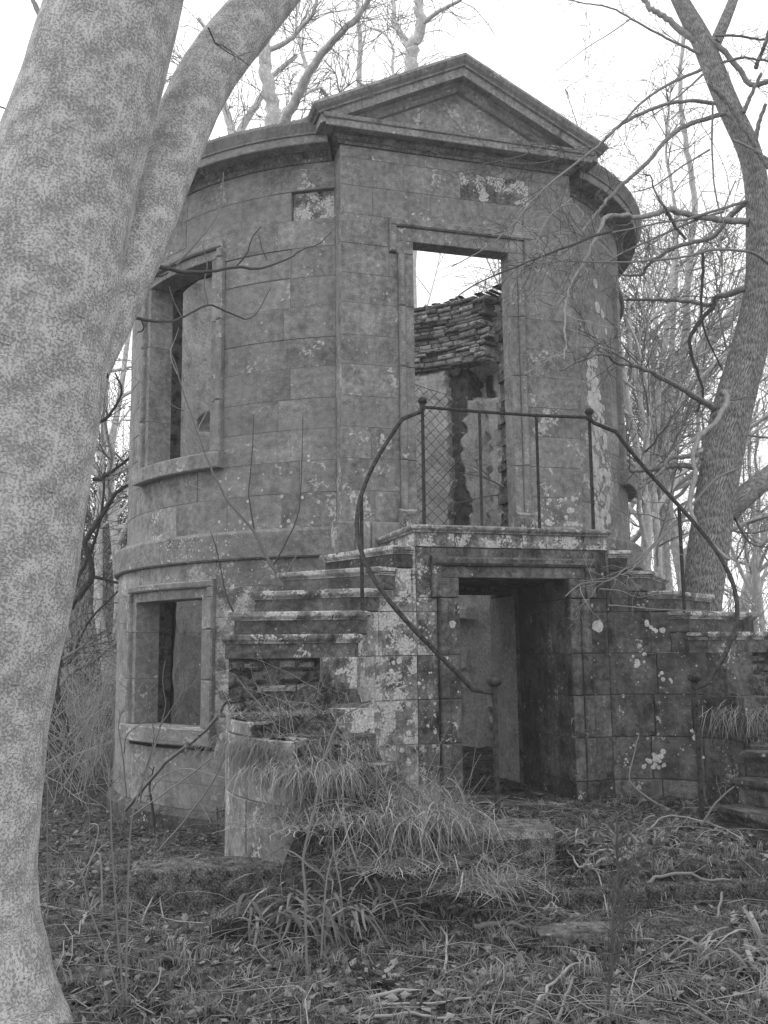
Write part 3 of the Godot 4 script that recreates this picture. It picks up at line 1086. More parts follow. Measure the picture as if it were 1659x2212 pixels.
# ------------------------------------------------------------------ the double stair
# a flat slab of any outline (counter-clockwise seen from above, +x right, +z towards the viewer), arrises worn
func slab(mb: MB, poly: Array, y0: float, y1: float, bev := 0.012) -> void:
	var n := poly.size()
	var c := Vector2.ZERO
	for p in poly:
		c += p
	c /= n
	var inn := []
	for k in n:
		var p: Vector2 = poly[k]
		inn.append(p.move_toward(c, bev * 1.3))
	for k in n:
		var p: Vector2 = poly[k]
		var q: Vector2 = poly[(k + 1) % n]
		var pi_: Vector2 = inn[k]
		var qi: Vector2 = inn[(k + 1) % n]
		var m := (p + q) * 0.5 - c
		var o := Vector3(m.x, 0, m.y)
		mb.quad(Vector3(p.x, y0 + bev, p.y), Vector3(q.x, y0 + bev, q.y), Vector3(q.x, y1 - bev, q.y), Vector3(p.x, y1 - bev, p.y), o)
		mb.quad(Vector3(p.x, y1 - bev, p.y), Vector3(q.x, y1 - bev, q.y), Vector3(qi.x, y1, qi.y), Vector3(pi_.x, y1, pi_.y), o + Vector3.UP)
		mb.quad(Vector3(p.x, y0 + bev, p.y), Vector3(q.x, y0 + bev, q.y), Vector3(qi.x, y0, qi.y), Vector3(pi_.x, y0, pi_.y), o - Vector3.UP)
		mb.tri(Vector3(c.x, y1, c.y), Vector3(pi_.x, y1, pi_.y), Vector3(qi.x, y1, qi.y), Vector3.UP)
		mb.tri(Vector3(c.x, y0, c.y), Vector3(pi_.x, y0, pi_.y), Vector3(qi.x, y0, qi.y), Vector3.DOWN)


func pol(side: float, r: float, deg: float) -> Vector2:
	var q := deg_to_rad(deg)
	return Vector2(side * (SA + r * sin(q)), R1 - r * cos(q))


# plan of step k between its own nosing and the next one above, grown by `g`
func step_plan(side: float, k: int, g: float, under := 0.0) -> Array:
	var a1 := 3.0 + 14.0 * k
	var a0 := a1 - 14.0
	var ga := rad_to_deg(g / R1)
	var gb := rad_to_deg(g / R2)
	var poly := []
	var lag0 := 6.0 * clampf((k - 1) / 2.0, 0.0, 1.0)
	var lag1 := 6.0 * clampf(k / 2.0, 0.0, 1.0)
	for j in 4:
		poly.append(pol(side, R1 - g, lerpf(a0 - under, a1 + ga, j / 3.0)))
	for j in 4:
		poly.append(pol(side, R2 + g, lerpf(a1 + lag1 + gb, a0 + lag0 - under, j / 3.0)))
	return poly


func build_step(st: Node3D, side: float, k: int, broken := 0.0) -> void:
	var y := HL - RISE * k
	var sn := assembly("step", st)
	var mb := MB.new()
	slab(mb, step_plan(side, k, 0.0, 1.0), y - RISE + 0.004, y - 0.058, 0.006)
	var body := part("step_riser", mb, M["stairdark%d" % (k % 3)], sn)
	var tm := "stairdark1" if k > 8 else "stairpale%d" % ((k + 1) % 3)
	var nb := MB.new()
	slab(nb, step_plan(side, k, 0.014, 1.0), y - 0.078, y - 0.058, 0.004)
	slab(nb, step_plan(side, k, 0.028, 1.0), y - 0.060, y - 0.046, 0.004)
	slab(nb, step_plan(side, k, 0.046, 1.0), y - 0.048, y, 0.012)
	var tread := part("step_tread", nb, M[tm], sn)
	if broken > 0.0:
		for o in [body, tread]:
			o.position.y -= broken


func build_stair() -> void:
	var st := thing("double_stair", "double curved stone stair with a landing over a low doorway, lower steps ruined", "staircase", SITE, TH)
	var wall := on_front(0.0)
	var g := 0.0018
	# --- wall round the lower door
	var rows := [-0.75, -0.06, 0.352, 0.76, 1.168, 1.578, 2.196]
	var holes := [[-0.80, 0.80, -0.8, 1.712], [-0.865, 0.865, 1.712, 2.108]]
	for k in rows.size() - 1:
		for e in [-1, 1]:
			var x0 := 0.80 if k < 4 else 0.80
			var s0: float = -SA if e < 0 else x0
			var s1: float = -x0 if e < 0 else SA + 0.0
			for c in ([[s0, s1, rows[k], rows[k + 1]]] if k < 4 else ([[s0, s1, rows[k], 1.712], [minf(e * 0.865, e * SA), maxf(e * 0.865, e * SA), 1.712, 2.196]] if k == 5 else [[s0, s1, rows[k], rows[k + 1]]])):
				var mb := MB.new()
				block(mb, wall, c[0] + g, c[1] - g, c[2] + g, c[3] - g, 0.35, 1, 0.005, rng.randf_range(-0.004, 0.002))
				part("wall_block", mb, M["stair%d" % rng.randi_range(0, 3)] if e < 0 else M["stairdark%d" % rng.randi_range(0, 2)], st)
	var tl := MB.new()
	block(tl, wall, -0.865 + g, 0.865 - g, 2.108 + g, 2.196, 0.35, 2, 0.006, 0.0)
	part("wall_block", tl, M["stairdark2"], st)
	# eared architrave of the lower door
	var dn := assembly("doorway", st)
	var jr := [-0.75, -0.06, 0.352, 0.76, 1.168, 1.71]
	for e in [-1, 1]:
		for k in 5:
			var mb := MB.new()
			block(mb, wall, minf(e * 0.585, e * 0.70), maxf(e * 0.585, e * 0.70), jr[k] + g, jr[k + 1] - g, 0.80, 1, 0.008, 0.03)
			block(mb, wall, minf(e * 0.70, e * 0.80), maxf(e * 0.70, e * 0.80), jr[k] + g, jr[k + 1] - g, 0.5, 1, 0.014, 0.062)
			part("architrave_stone", mb, M["stairdark%d" % ((k + 1) % 3)], dn)
	var lm := MB.new()
	block(lm, wall, -0.765, 0.765, 1.905, 2.02, 0.82, 3, 0.008, 0.03)
	block(lm, wall, -0.865, 0.865, 2.022, 2.107, 0.5, 3, 0.022, 0.082)
	for e in [-1, 1]:
		block(lm, wall, minf(e * 0.765, e * 0.865), maxf(e * 0.765, e * 0.865), 1.716, 2.02, 0.5, 1, 0.012, 0.062)
		block(lm, wall, minf(e * 0.588, e * 0.765), maxf(e * 0.588, e * 0.765), 1.716, 1.905, 0.8, 1, 0.008, 0.03)
	part("door_lintel", lm, M["stairdark2"], dn)
	# passage under the landing
	var pw := MB.new()
	for e in [-1, 1]:
		block(pw, wall, minf(e * 0.60, e * 1.0), maxf(e * 0.60, e * 1.0), -0.7, 1.90, 0.45, 1, 0.0, -0.78)
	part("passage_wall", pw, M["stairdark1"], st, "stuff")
	var pc := MB.new()
	block(pc, wall, -1.0, 1.0, 1.90, 2.19, 0.85, 1, 0.0, -0.36, true)
	part("passage_ceiling", pc, M["core"], st)
	# --- landing: riser stones and nosing
	var cutu := [-1.03, -0.62, 0.10, 0.78, 1.03]
	for k in 4:
		var mb := MB.new()
		var a: float = cutu[k] + 0.002
		var b: float = cutu[k + 1] - 0.002
		var back := -1.15
		slab(mb, [Vector2(a, back), Vector2(a, 0.012), Vector2(b, 0.012), Vector2(b, back)], 2.2, 2.352, 0.006)
		part("landing_stone", mb, M["stairpale%d" % (k % 3)], st)
	var nb := MB.new()
	slab(nb, [Vector2(-1.06, -1.14), Vector2(-1.05, 0.034), Vector2(0.15, 0.034), Vector2(0.15, -1.14)], 2.338, 2.358, 0.006)
	slab(nb, [Vector2(-1.08, -1.14), Vector2(-1.07, 0.056), Vector2(0.15, 0.056), Vector2(0.15, -1.14)], 2.357, 2.412, 0.018)
	part("landing_slab", nb, M["stair2"], st)
	var nb2 := MB.new()
	slab(nb2, [Vector2(0.155, -1.14), Vector2(0.155, 0.034), Vector2(1.05, 0.034), Vector2(1.06, -1.14)], 2.336, 2.356, 0.006)
	slab(nb2, [Vector2(0.155, -1.14), Vector2(0.155, 0.058), Vector2(1.07, 0.056), Vector2(1.08, -1.14)], 2.355, 2.409, 0.018)
	part("landing_slab", nb2, M["stair0"], st)
	# --- the two flights
	for side in [-1.0, 1.0]:
		for k in range(1, 6):
			build_step(st, side, k)
		# inner wall, concave towards the court
		var hollow := func(s: float, y: float, d: float) -> Vector3:
			var p := pol(side, R1 - d, s)
			return Vector3(p.x, y, p.y)
		var lim := func(y: float) -> float:
			# angle up to which the wall stands this high
			var k := floorf((HL - y) / RISE - 0.999)
			return clampf(3.0 + 14.0 * k, 0.0, 88.0)
		for r in rows.size() - 1:
			var y0: float = rows[r]
			var y1: float = rows[r + 1]
			var full: float = lim.call(y1)
			var part_: float = lim.call(y0)
			if y1 < 1.2:
				full = 89.0 if y1 > 0.8 else (112.0 if y1 > 0.5 else (132.0 if y1 > 0.1 else 158.0))
				part_ = full
			var s := 0.0
			while s < full - 0.5:
				var e := s + rng.randf_range(26.0, 42.0)
				if full - e < 14.0:
					e = full
				var mb := MB.new()
				block(mb, hollow, s + 0.2, e - 0.2, y0 + g, y1 - g, 0.3, maxi(2, int((e - s) / 6.0)), 0.006, rng.randf_range(-0.004, 0.003), true)
				var m := "stairpale%d" % rng.randi_range(0, 2)
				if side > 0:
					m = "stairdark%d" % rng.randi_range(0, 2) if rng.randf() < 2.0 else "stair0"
				elif y1 < 0.5:
					m = "stair%d" % rng.randi_range(0, 3)
				part("wall_block", mb, M[m], st)
				s = e
			# closer stones under the steps
			var k := int(round((full - 3.0) / 14.0)) + 1
			while s < part_ - 0.5 and k <= 5:
				var e := minf(3.0 + 14.0 * k, part_)
				var top := minf(y1, HL - RISE * (k + 1))
				if top - y0 > 0.03 and e > s:
					var mb := MB.new()
					block(mb, hollow, s + 0.15, e - 0.15, y0 + g, top - 0.003, 0.3, 3, 0.005, rng.randf_range(-0.003, 0.003))
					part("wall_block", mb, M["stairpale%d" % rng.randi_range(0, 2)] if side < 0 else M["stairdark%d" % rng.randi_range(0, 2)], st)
				s = e
				k += 1
		# outer wall under the steps
		var drumlike := func(s: float, y: float, d: float) -> Vector3:
			var p := pol(side, R2 - 0.02 + d, s)
			return Vector3(p.x, y, p.y)
		for r in 5:
			var y0: float = [-1.1, -0.45, 0.12, 0.58, 1.0][r]
			var y1: float = [-0.45, 0.12, 0.58, 1.0, 1.16][r]
			var s := 20.0
			var end: float = [163.0, 150.0, 128.0, 84.0, 79.0][r]
			if side < 0:
				end = [138.0, 134.0, 124.0, 74.0, 74.0][r]
			while s < end - 1.0:
				var e := s + rng.randf_range(17.0, 26.0)
				if end - e < 9.0:
					e = end
				var mb := MB.new()
				block(mb, drumlike, s + 0.1, e - 0.1, y0 + g, minf(y1 - g, 0.84 if s > 84.0 and r == 3 else y1), 0.26, 4, 0.008, rng.randf_range(-0.005, 0.003))
				part("wall_block", mb, M[("weathered%d" if s > 60.0 and side < 0 else "stair%d") % rng.randi_range(0, 2)], st)
				s = e
		# stump of the outer wall at the broken place
		if side < 0:
			for q in [[78.3, 92.0, 0.73], [92.2, 107.0, 0.69]]:
				var mb := MB.new()
				block(mb, drumlike, q[0], q[1], 0.583, q[2], 0.3, 4, 0.012, rng.randf_range(-0.006, 0.003))
				part("wall_block", mb, M["weathered0"], st)
		# rubble filling where the lower steps are gone: earth, moss and stones on the slope
		var cols := 26
		var rws := 60
		var pts := PackedVector3Array()
		for r in rws:
			var ang := lerpf(70.0, 176.0, float(r) / (rws - 1))
			for c in cols:
				var f := float(c) / (cols - 1)
				var rad := lerpf(R2 - 0.03, R1 + 0.01, f)
				var p := pol(side, rad, ang)
				pts.append(Vector3(p.x, mound(side, rad, ang), p.y))
		var mb3 := MB.new()
		mb3.grid(pts, cols, rws)
		part("rubble_fill", mb3, M["soil"], st)
		# face of broken masonry under the last step standing
		var face := func(s: float, yy: float, d: float) -> Vector3:
			var p := pol(side, s, lerpf(72.5, 78.0, (s - R1) / (R2 - R1)) + d * 40.0)
			return Vector3(p.x, yy, p.y)
		var fpts := PackedVector3Array()
		for r in 16:
			for c in 24:
				var rr := lerpf(R1 + 0.01, R2 - 0.03, c / 23.0)
				var yy := lerpf(0.6, 1.175, r / 15.0)
				fpts.append(face.call(rr, yy, -0.02 + 0.05 * nz2.get_noise_2d(rr * 60.0, yy * 90.0)))
		var fm := MB.new()
		fm.grid(fpts, 24, 16)
		part("broken_face", fm, M["rubble3"], st)
		var fy := 0.74
		while fy < 1.13:
			var hh := minf(rng.randf_range(0.07, 0.13), 1.155 - fy)
			var ra := R1 + 0.02
			while ra < R2 - 0.08:
				var w := minf(rng.randf_range(0.13, 0.34), R2 - 0.03 - ra)
				if rng.randf() < 0.8 and w > 0.06:
					var sb := MB.new()
					block(sb, face, ra + 0.006, ra + w - 0.006, fy + rng.randf_range(0.0, 0.012), fy + hh - rng.randf_range(0.004, 0.02), 0.16, 2, 0.028, rng.randf_range(0.0, 0.03))
					part("rubble_stone", sb, M["rubble%d" % [0, 1, 1, 3][rng.randi_range(0, 3)]], st)
				ra += w
			fy += hh
		# loose stones left of the lost steps, at the inner edge
		var loose := [[88.0, 0.98, 0.20, 26.0], [101.0, 0.79, 0.26, 20.0], [113.0, 0.57, 0.36, 18.0], [124.0, 0.34, 0.42, 17.0]] if side < 0 else [[86.0, 0.95, 0.2, 16.0], [100.0, 0.74, 0.24, 14.0]]
		for q in loose:
			var y: float = q[1]
			var bb := MB.new()
			var a1: float = q[0]
			var a0: float = a1 - q[3]
			slab(bb, [pol(side, R1 - 0.005, a0), pol(side, R1 - 0.005, (a0 + a1) * 0.5), pol(side, R1, a1), pol(side, R1 + q[2], a1 + 2.0), pol(side, R1 + q[2] * 1.15, (a0 + a1) * 0.5), pol(side, R1 + q[2] * 0.9, a0)], y - 0.24, y, 0.03)
			part("broken_step", bb, M["stairdark%d" % (int(a1) % 3)], st)
	# lower steps that still lie on the right flight
	for k in [10, 11, 12]:
		build_step(st, 1.0, k, 0.0)
	# bottom step of the left flight
	var bs := MB.new()
	slab(bs, [Vector2(-0.80, 2.32), Vector2(-0.56, 1.86), Vector2(-0.70, 1.66), Vector2(-1.10, 1.62), Vector2(-1.28, 2.0), Vector2(-1.2, 2.25)], -0.62, -0.07, 0.045)
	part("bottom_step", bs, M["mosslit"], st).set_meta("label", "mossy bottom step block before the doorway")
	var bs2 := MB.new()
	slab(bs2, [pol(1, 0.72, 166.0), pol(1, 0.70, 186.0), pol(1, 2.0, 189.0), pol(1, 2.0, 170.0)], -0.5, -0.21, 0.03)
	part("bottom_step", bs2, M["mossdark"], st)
	# threshold
	var th := MB.new()
	block(th, func(s: float, yy: float, d: float) -> Vector3: return Vector3(s, -0.235 + d, -yy), -0.58, 0.58, -0.15, 0.75, 0.2, 1, 0.02)
	part("threshold", th, M["stair3"], st)
	# --- lichen
	var li := MB.new()
	rosette(li, wall, 0.895, 1.44, 0.062, 1.0)
	rosette(li, on_front(0.03), -0.665, 1.46, 0.036, 1.0)
	for k in 120:
		var u := rng.randf_range(-1.0, -0.83)
		rosette(li, wall, u, rng.randf_range(0.4, 2.1), 0.004 + 0.014 * pow(rng.randf(), 3.0), 1.0)
	for side in [-1.0, 1.0]:
		var hollow := func(s: float, y: float, d: float) -> Vector3:
			var p := pol(side, R1 - d, s)
			return Vector3(p.x, y, p.y)
		for k in (130 if side < 0 else 55):
			var ang := rng.randf_range(4.0, 66.0)
			var yy := rng.randf_range(0.15, 1.5)
			if yy < HL - RISE * (ang / 14.0 + 1.6):
				rosette(li, hollow, ang, yy, 0.005 + 0.025 * pow(rng.randf(), 4.0), 72.0)
	for c in [[30.0, 0.13, 0.05], [33.0, 0.2, 0.06], [27.0, 0.16, 0.05], [31.0, 0.06, 0.06], [35.0, 0.1, 0.05], [24.0, 0.08, 0.04], [14.0, 0.25, 0.03], [9.0, 0.12, 0.025], [22.0, 1.05, 0.05], [26.0, 1.1, 0.035], [37.0, 0.95, 0.04], [44.0, 0.9, 0.045], [30.0, 1.45, 0.05], [34.0, 1.38, 0.04], [38.0, 0.62, 0.03]]:
		var h2 := func(s: float, y: float, d: float) -> Vector3:
			var p := pol(1.0, R1 - d, s)
			return Vector3(p.x, y, p.y)
		for j in 3:
			rosette(li, h2, c[0] + rng.randfn(0, 1.6), c[1] + rng.randfn(0, 0.03), c[2] * rng.randf_range(0.25, 0.55), 72.0)
	part("lichen", li, M["lichen"], st, "stuff")


# value of a broken line [x, y, x, y ...]
func run(x: float, p: Array) -> float:
	for k in range(0, p.size() - 2, 2):
		if x < p[k + 2]:
			return lerpf(p[k + 1], p[k + 3], clampf((x - p[k]) / (p[k + 2] - p[k]), 0.0, 1.0))
	return p[p.size() - 1]


# height of the rubble slope on a flight
func mound(side: float, rad: float, ang: float) -> float:
	var y := 0.0
	var f := clampf((R2 - rad) / (R2 - R1), 0.0, 1.0)
	if side < 0.0:
		y = lerpf(run(ang, [78.0, 0.80, 92.0, 0.72, 107.0, 0.67, 110.0, 0.60, 124.0, 0.56, 128.0, 0.36, 150.0, 0.14, 160.0, -0.05, 172.0, -0.22]), run(ang, [86.0, 0.92, 101.0, 0.73, 113.0, 0.50, 124.0, 0.28, 150.0, -0.08, 172.0, -0.28]), smoothstep(0.1, 0.9, f))
	else:
		y = lerpf(0.86, -0.42, clampf((ang - 82.0) / 90.0, 0.0, 1.0))
	var p := pol(side, rad, ang)
	y += 0.10 * nz.get_noise_2d(p.x * 30.0, p.y * 30.0) + 0.035 * nz2.get_noise_2d(p.x * 100.0, p.y * 100.0)
	y += 0.03 * sin(clampf((rad - R1) / (R2 - R1), 0.0, 1.0) * PI)
	if ang < 79.0:
		y = minf(y, 0.9)
	return y


# ------------------------------------------------------------------ iron railing
func ball(mb: MB, c: Vector3, r: float, flat: float) -> void:
	var p := PackedVector3Array()
	var w := 13
	var h := 9
	for a in h:
		for b in w:
			var th := PI * (1.0 - float(a) / (h - 1))
			var ph := -TAU * b / (w - 1)
			p.append(c + Vector3(r * sin(th) * cos(ph), r * flat * cos(th), r * sin(th) * sin(ph)))
	mb.grid(p, w, h)


func build_railing() -> void:
	var ra := thing("iron_railing", "rusted iron handrail with ball finials curling down both sides of the stair", "railing", SITE, TH)
	var top := HL + 1.17
	var px := SA - 0.10
	# rails
	for side in [-1.0, 1.0]:
		var p := PackedVector3Array()
		var r := PackedFloat32Array()
		p.append(Vector3(side * px, top, -0.02)); r.append(0.017)
		for k in 33:
			var ang := 6.0 + 170.0 * k / 32.0
			var y := lerpf(top - 0.06, 0.90, pow(k / 32.0, 0.97)) - 0.10 * sin(PI * k / 32.0)
			var rr := R1 - 0.065 + 0.04 * sin(PI * k / 32.0) + 0.006 * nz.get_noise_1d(k * 30.0 + side * 90.0)
			var q := pol(side, rr, ang)
			if k == 0:
				q = Vector2(side * (px + 0.04), 0.0)
			p.append(Vector3(q.x, y, q.y)); r.append(0.0205)
		var q2 := Vector2(side * px, 2.0 * R1)
		p.append(Vector3(q2.x, 0.875, q2.y)); r.append(0.0205)
		var mb := MB.new()
		mb.tube(p, r, 9)
		part("handrail", mb, M["iron"], ra)
		# newel
		var nm := MB.new()
		nm.tube(PackedVector3Array([Vector3(q2.x, -0.45, q2.y), Vector3(q2.x, 0.9, q2.y)]), PackedFloat32Array([0.022, 0.021]), 8)
		nm.tube(PackedVector3Array([Vector3(q2.x, 0.87, q2.y), Vector3(q2.x, 0.925, q2.y)]), PackedFloat32Array([0.033, 0.03]), 10)
		var np := part("newel_post", nm, M["iron"], ra)
		var bm := MB.new()
		ball(bm, Vector3(q2.x, 0.965, q2.y), 0.062, 0.72)
		part("ball_finial", bm, M["iron"], np)
		# corner post of the landing
		var cm := MB.new()
		cm.tube(PackedVector3Array([Vector3(side * px, HL, -0.03), Vector3(side * px, top + 0.02, -0.02)]), PackedFloat32Array([0.018, 0.017]), 8)
		cm.tube(PackedVector3Array([Vector3(side * px, top - 0.03, -0.02), Vector3(side * px, top + 0.025, -0.02)]), PackedFloat32Array([0.03, 0.028]), 8)
		var cp := part("corner_post", cm, M["iron"], ra)
		var bm2 := MB.new()
		ball(bm2, Vector3(side * px, top + 0.062, -0.02), 0.047, 0.85)
		part("ball_finial", bm2, M["iron"], cp)
		# post half way down
		var f := (57.0 - 6.0) / 170.0
		var sp := pol(side, R1 - 0.065 + 0.04 * sin(PI * f), 57.0)
		var yb := HL - RISE * 4.0
		var yt := lerpf(top - 0.06, 0.90, pow(f, 0.97)) - 0.10 * sin(PI * f)
		var sm := MB.new()
		sm.tube(PackedVector3Array([Vector3(sp.x, yb - 0.01, sp.y), Vector3(sp.x, yt, sp.y)]), PackedFloat32Array([0.018, 0.018]), 8)
		part("rail_post", sm, M["iron"], ra)
	var tm := MB.new()
	tm.tube(PackedVector3Array([Vector3(-px, top, -0.02), Vector3(-0.3, top - 0.012, -0.02), Vector3(0.3, top - 0.014, -0.02), Vector3(px, top, -0.02)]), PackedFloat32Array([0.017, 0.017, 0.017, 0.017]), 8)
	part("landing_rail", tm, M["iron"], ra)
	for u in [-0.31, 0.31]:
		var mb := MB.new()
		mb.tube(PackedVector3Array([Vector3(u, HL, -0.03), Vector3(u, top, -0.02)]), PackedFloat32Array([0.015, 0.015]), 8)
		part("rail_post", mb, M["iron"], ra)
	# the wire lattice hanging in the upper doorway
	var wm := thing("wire_lattice", "sagging wire lattice hanging in the left half of the upper doorway", "wire mesh", SITE, TH)
	var wb := MB.new()
	var fb := MB.new()
	var x0 := -0.60
	var x1 := 0.02
	var y0 := 2.42
	var y1 := 4.25
	var sp := 0.092
	var zf := func(x: float, y: float) -> Vector3: return Vector3(x, y, VB - 0.24 + 0.03 * sin(x * 5.0 + y * 3.0) + 0.02 * nz.get_noise_2d(x * 60.0, y * 60.0))
	for e in [-1.0, 1.0]:
		var c := -4.0
		while c < 8.0:
			var p := PackedVector3Array()
			for k in 60:
				var x := lerpf(x0, x1, k / 59.0)
				var y: float = c + e * x
				if y > y0 and y < y1 - (0.25 * (x - x0)):
					p.append(zf.call(x, y))
			if p.size() > 2:
				var r := PackedFloat32Array()
				r.resize(p.size()); r.fill(0.0036)
				wb.tube(p, r, 4, false)
			c += sp * 1.4
	part("wires", wb, M["wire"], wm, "stuff")
	var p2 := PackedVector3Array([zf.call(x0, y1), zf.call(lerpf(x0, x1, 0.5), y1 - 0.08), zf.call(x1, y1 - 0.155), zf.call(x1, 3.3), zf.call(x1, y0)])
	fb.tube(p2, PackedFloat32Array([0.004, 0.004, 0.004, 0.004, 0.004]), 5)
	part("edge_wire", fb, M["wire"], wm)


# ------------------------------------------------------------------ wood and twigs
const CROPS := {
	"A": [700.0, 80.0, 1.728], "B": [260.0, 300.0, 2.2125], "C": [840.0, 480.0, 2.074], "D": [260.0, 1260.0, 2.404], "E": [840.0, 1280.0, 2.304],
	"F": [1400.0, 1300.0, 2.458], "G": [0.0, 1800.0, 1.728], "H": [960.0, 1900.0, 1.728], "I": [0.0, 0.0, 2.074], "J": [0.0, 900.0, 1.844],
	"K": [1300.0, 0.0, 2.458], "L": [1400.0, 600.0, 2.212], "Z": [0.0, 0.0, 0.8640625]}


func px(c: String, x: float, y: float) -> Vector2:
	var o: Array = CROPS[c]
	return Vector2((o[0] + x / o[2]) * 0.8640625, (o[1] + y / o[2]) * 0.8640625)


func pxs(c: String, pts: Array, d0: float, d1: float) -> PackedVector3Array:
	var out := PackedVector3Array()
	for k in pts.size():
		var q := px(c, pts[k][0], pts[k][1])
		out.append(at(q.x, q.y, lerpf(d0, d1, float(k) / maxf(1.0, pts.size() - 1.0))))
	return out


func depth_of(p: Vector3) -> float:
	return -(cam.transform.affine_inverse() * p).z


func smooth_line(p: PackedVector3Array, per: int, wob := 0.0) -> PackedVector3Array:
	var out := PackedVector3Array()
	var m := p.size()
	for k in m - 1:
		var a := p[maxi(k - 1, 0)]
		var d := p[mini(k + 2, m - 1)]
		for j in per:
			var q := p[k].cubic_interpolate(p[k + 1], a, d, float(j) / per)
			if wob > 0.0 and (k > 0 or j > 0):
				q += Vector3(rng.randfn(0, wob), rng.randfn(0, wob), rng.randfn(0, wob))
			out.append(q)
	out.append(p[m - 1])
	return out


func taper(n: int, r0: float, r1: float, power := 1.0) -> PackedFloat32Array:
	var r := PackedFloat32Array()
	for k in n:
		r.append(lerpf(r0, r1, pow(float(k) / maxf(1.0, n - 1.0), power)))
	return r


# side twigs along a branch
func sprigs(mb: MB, line: PackedVector3Array, count: int, length: float, rad: float, droop := 0.0, from := 0.15) -> void:
	for k in count:
		var f := rng.randf_range(from, 1.0)
		var j := clampi(int(f * (line.size() - 1)), 0, line.size() - 2)
		var d := (line[j + 1] - line[j]).normalized()
		var side := d.cross(Vector3(rng.randfn(), rng.randfn(), rng.randfn())).normalized()
		var dir := (d * rng.randf_range(0.4, 1.0) + side * rng.randf_range(0.5, 1.0)).normalized()
		twig(mb, line[j], dir, length * rng.randf_range(0.4, 1.2), rad, 2, droop)


func twig(mb: MB, p: Vector3, dir: Vector3, length: float, rad: float, forks: int, droop := 0.0) -> void:
	var n := 4
	var pts := PackedVector3Array([p])
	var d := dir
	for k in n:
		d = (d + Vector3(rng.randfn(0, 0.22), rng.randfn(0, 0.22) - droop * 0.15, rng.randfn(0, 0.22))).normalized()
		pts.append(pts[k] + d * length / n)
		if forks > 0 and k > 0 and rng.randf() < 0.62:
			var s := d.cross(Vector3(rng.randfn(), rng.randfn(), rng.randfn())).normalized()
			twig(mb, pts[k], (d + s * rng.randf_range(0.5, 1.1)).normalized(), length * rng.randf_range(0.35, 0.65), rad * 0.65, forks - 1, droop)
	mb.tube(pts, taper(n + 1, rad, rad * 0.35), 3, false)


# a branch drawn from points, with its twigs
func branch(called: String, line: PackedVector3Array, r0: float, r1: float, m: Material, parent: Node, tw: MB = null, count := 0, length := 0.5, trad := 0.003, droop := 0.0, sides := 6) -> MeshInstance3D:
	var s := smooth_line(line, 5, r0 * 0.12)
	var mb := MB.new()
	mb.tube(s, taper(s.size(), r0, r1, 0.85), sides)
	if tw and count > 0:
		sprigs(tw, s, count, length, trad, droop)
	return part(called, mb, m, parent)


# a generic bare tree: level 0 the trunk, 1 the limbs, beyond that branches and twigs
func grow(out: Array, p: Vector3, dir: Vector3, length: float, rad: float, level: int, most: int, kids: Array, up: float, wob: float) -> void:
	var n: int = [9, 7, 5, 4, 3][mini(level, 4)]
	var pts := PackedVector3Array([p])
	var d := dir
	for k in n:
		d = (d + Vector3(rng.randfn(0, wob), rng.randfn(0, wob * 0.6) + up * 0.12, rng.randfn(0, wob))).normalized()
		pts.append(pts[k] + d * length / n)
	var r1 := rad * (0.30 if level > 0 else 0.22)
	(out[mini(level, 2)] as MB).tube(pts, taper(n + 1, rad, r1, 0.9), [10, 6, 4, 3, 3][mini(level, 4)], level < 2)
	if level >= most:
		return
	var c: int = kids[mini(level, kids.size() - 1)]
	for k in c:
		var f := rng.randf_range(0.28 if level == 0 else 0.18, 1.0)
		var j := clampi(int(f * n), 0, n - 1)
		var q := pts[j].lerp(pts[j + 1], f * n - j)
		var dd := (pts[j + 1] - pts[j]).normalized()
		var s := dd.cross(Vector3(rng.randfn(), rng.randfn() * 0.6, rng.randfn())).normalized()
		var nd := (dd * rng.randf_range(0.35, 0.9) + s * rng.randf_range(0.55, 1.0) + Vector3.UP * up * 0.25).normalized()
		var here := lerpf(rad, r1, f)
		grow(out, q, nd, length * rng.randf_range(0.32, 0.62) * (1.15 - 0.45 * f), maxf(here * rng.randf_range(0.4, 0.68), 0.0045), level + 1, most, kids, up, wob * 1.2)


func make_tree(called: String, label: String, height: float, rad: float, kids: Array, up: float, wob: float, m: Material, tm: Material, lean := Vector3.ZERO, stems := 1, most := 4, group := "") -> Node3D:
	var t := thing(called, label, "tree", Vector3.ZERO, 0.0, group)
	var out := [MB.new(), MB.new(), MB.new()]
	for s in stems:
		var dir := (Vector3.UP + lean + Vector3(rng.randfn(0, 0.16), 0, rng.randfn(0, 0.16)) * (0.4 if stems == 1 else 1.0)).normalized()
		grow(out, Vector3(rng.randfn(0, 0.1) * (stems - 1), -0.4, rng.randfn(0, 0.1) * (stems - 1)), dir, height * rng.randf_range(0.85, 1.1), rad * rng.randf_range(0.75, 1.0), 0, most, kids, up, wob)
	part("trunk", out[0], m, t)
	if (out[1] as MB).v.size():
		part("limbs", out[1], m, t, "stuff")
	if (out[2] as MB).v.size():
		part("twigs", out[2], tm, t, "stuff")
	return t


func copy_tree(o: Node3D, label: String, p: Vector3, turn: float, size: float) -> Node3D:
	var c: Node3D = o.duplicate()
	c.name = numbered(String(o.name).rstrip("0123456789").trim_suffix("_"), self)
	add_child(c, true)
	c.set_meta("label", label)
	place_tree(c, p, turn, size)
	return c


func place_tree(c: Node3D, p: Vector3, turn: float, size: float) -> void:
	c.position = p
	c.rotation.y = turn
	c.scale = Vector3.ONE * size


# where a pixel column meets a distance, on the land
func spot(x: float, depth: float) -> Vector3:
	var p := at(x, 1411.0, depth)
	return Vector3(p.x, land(p.x, p.z, false), p.z)


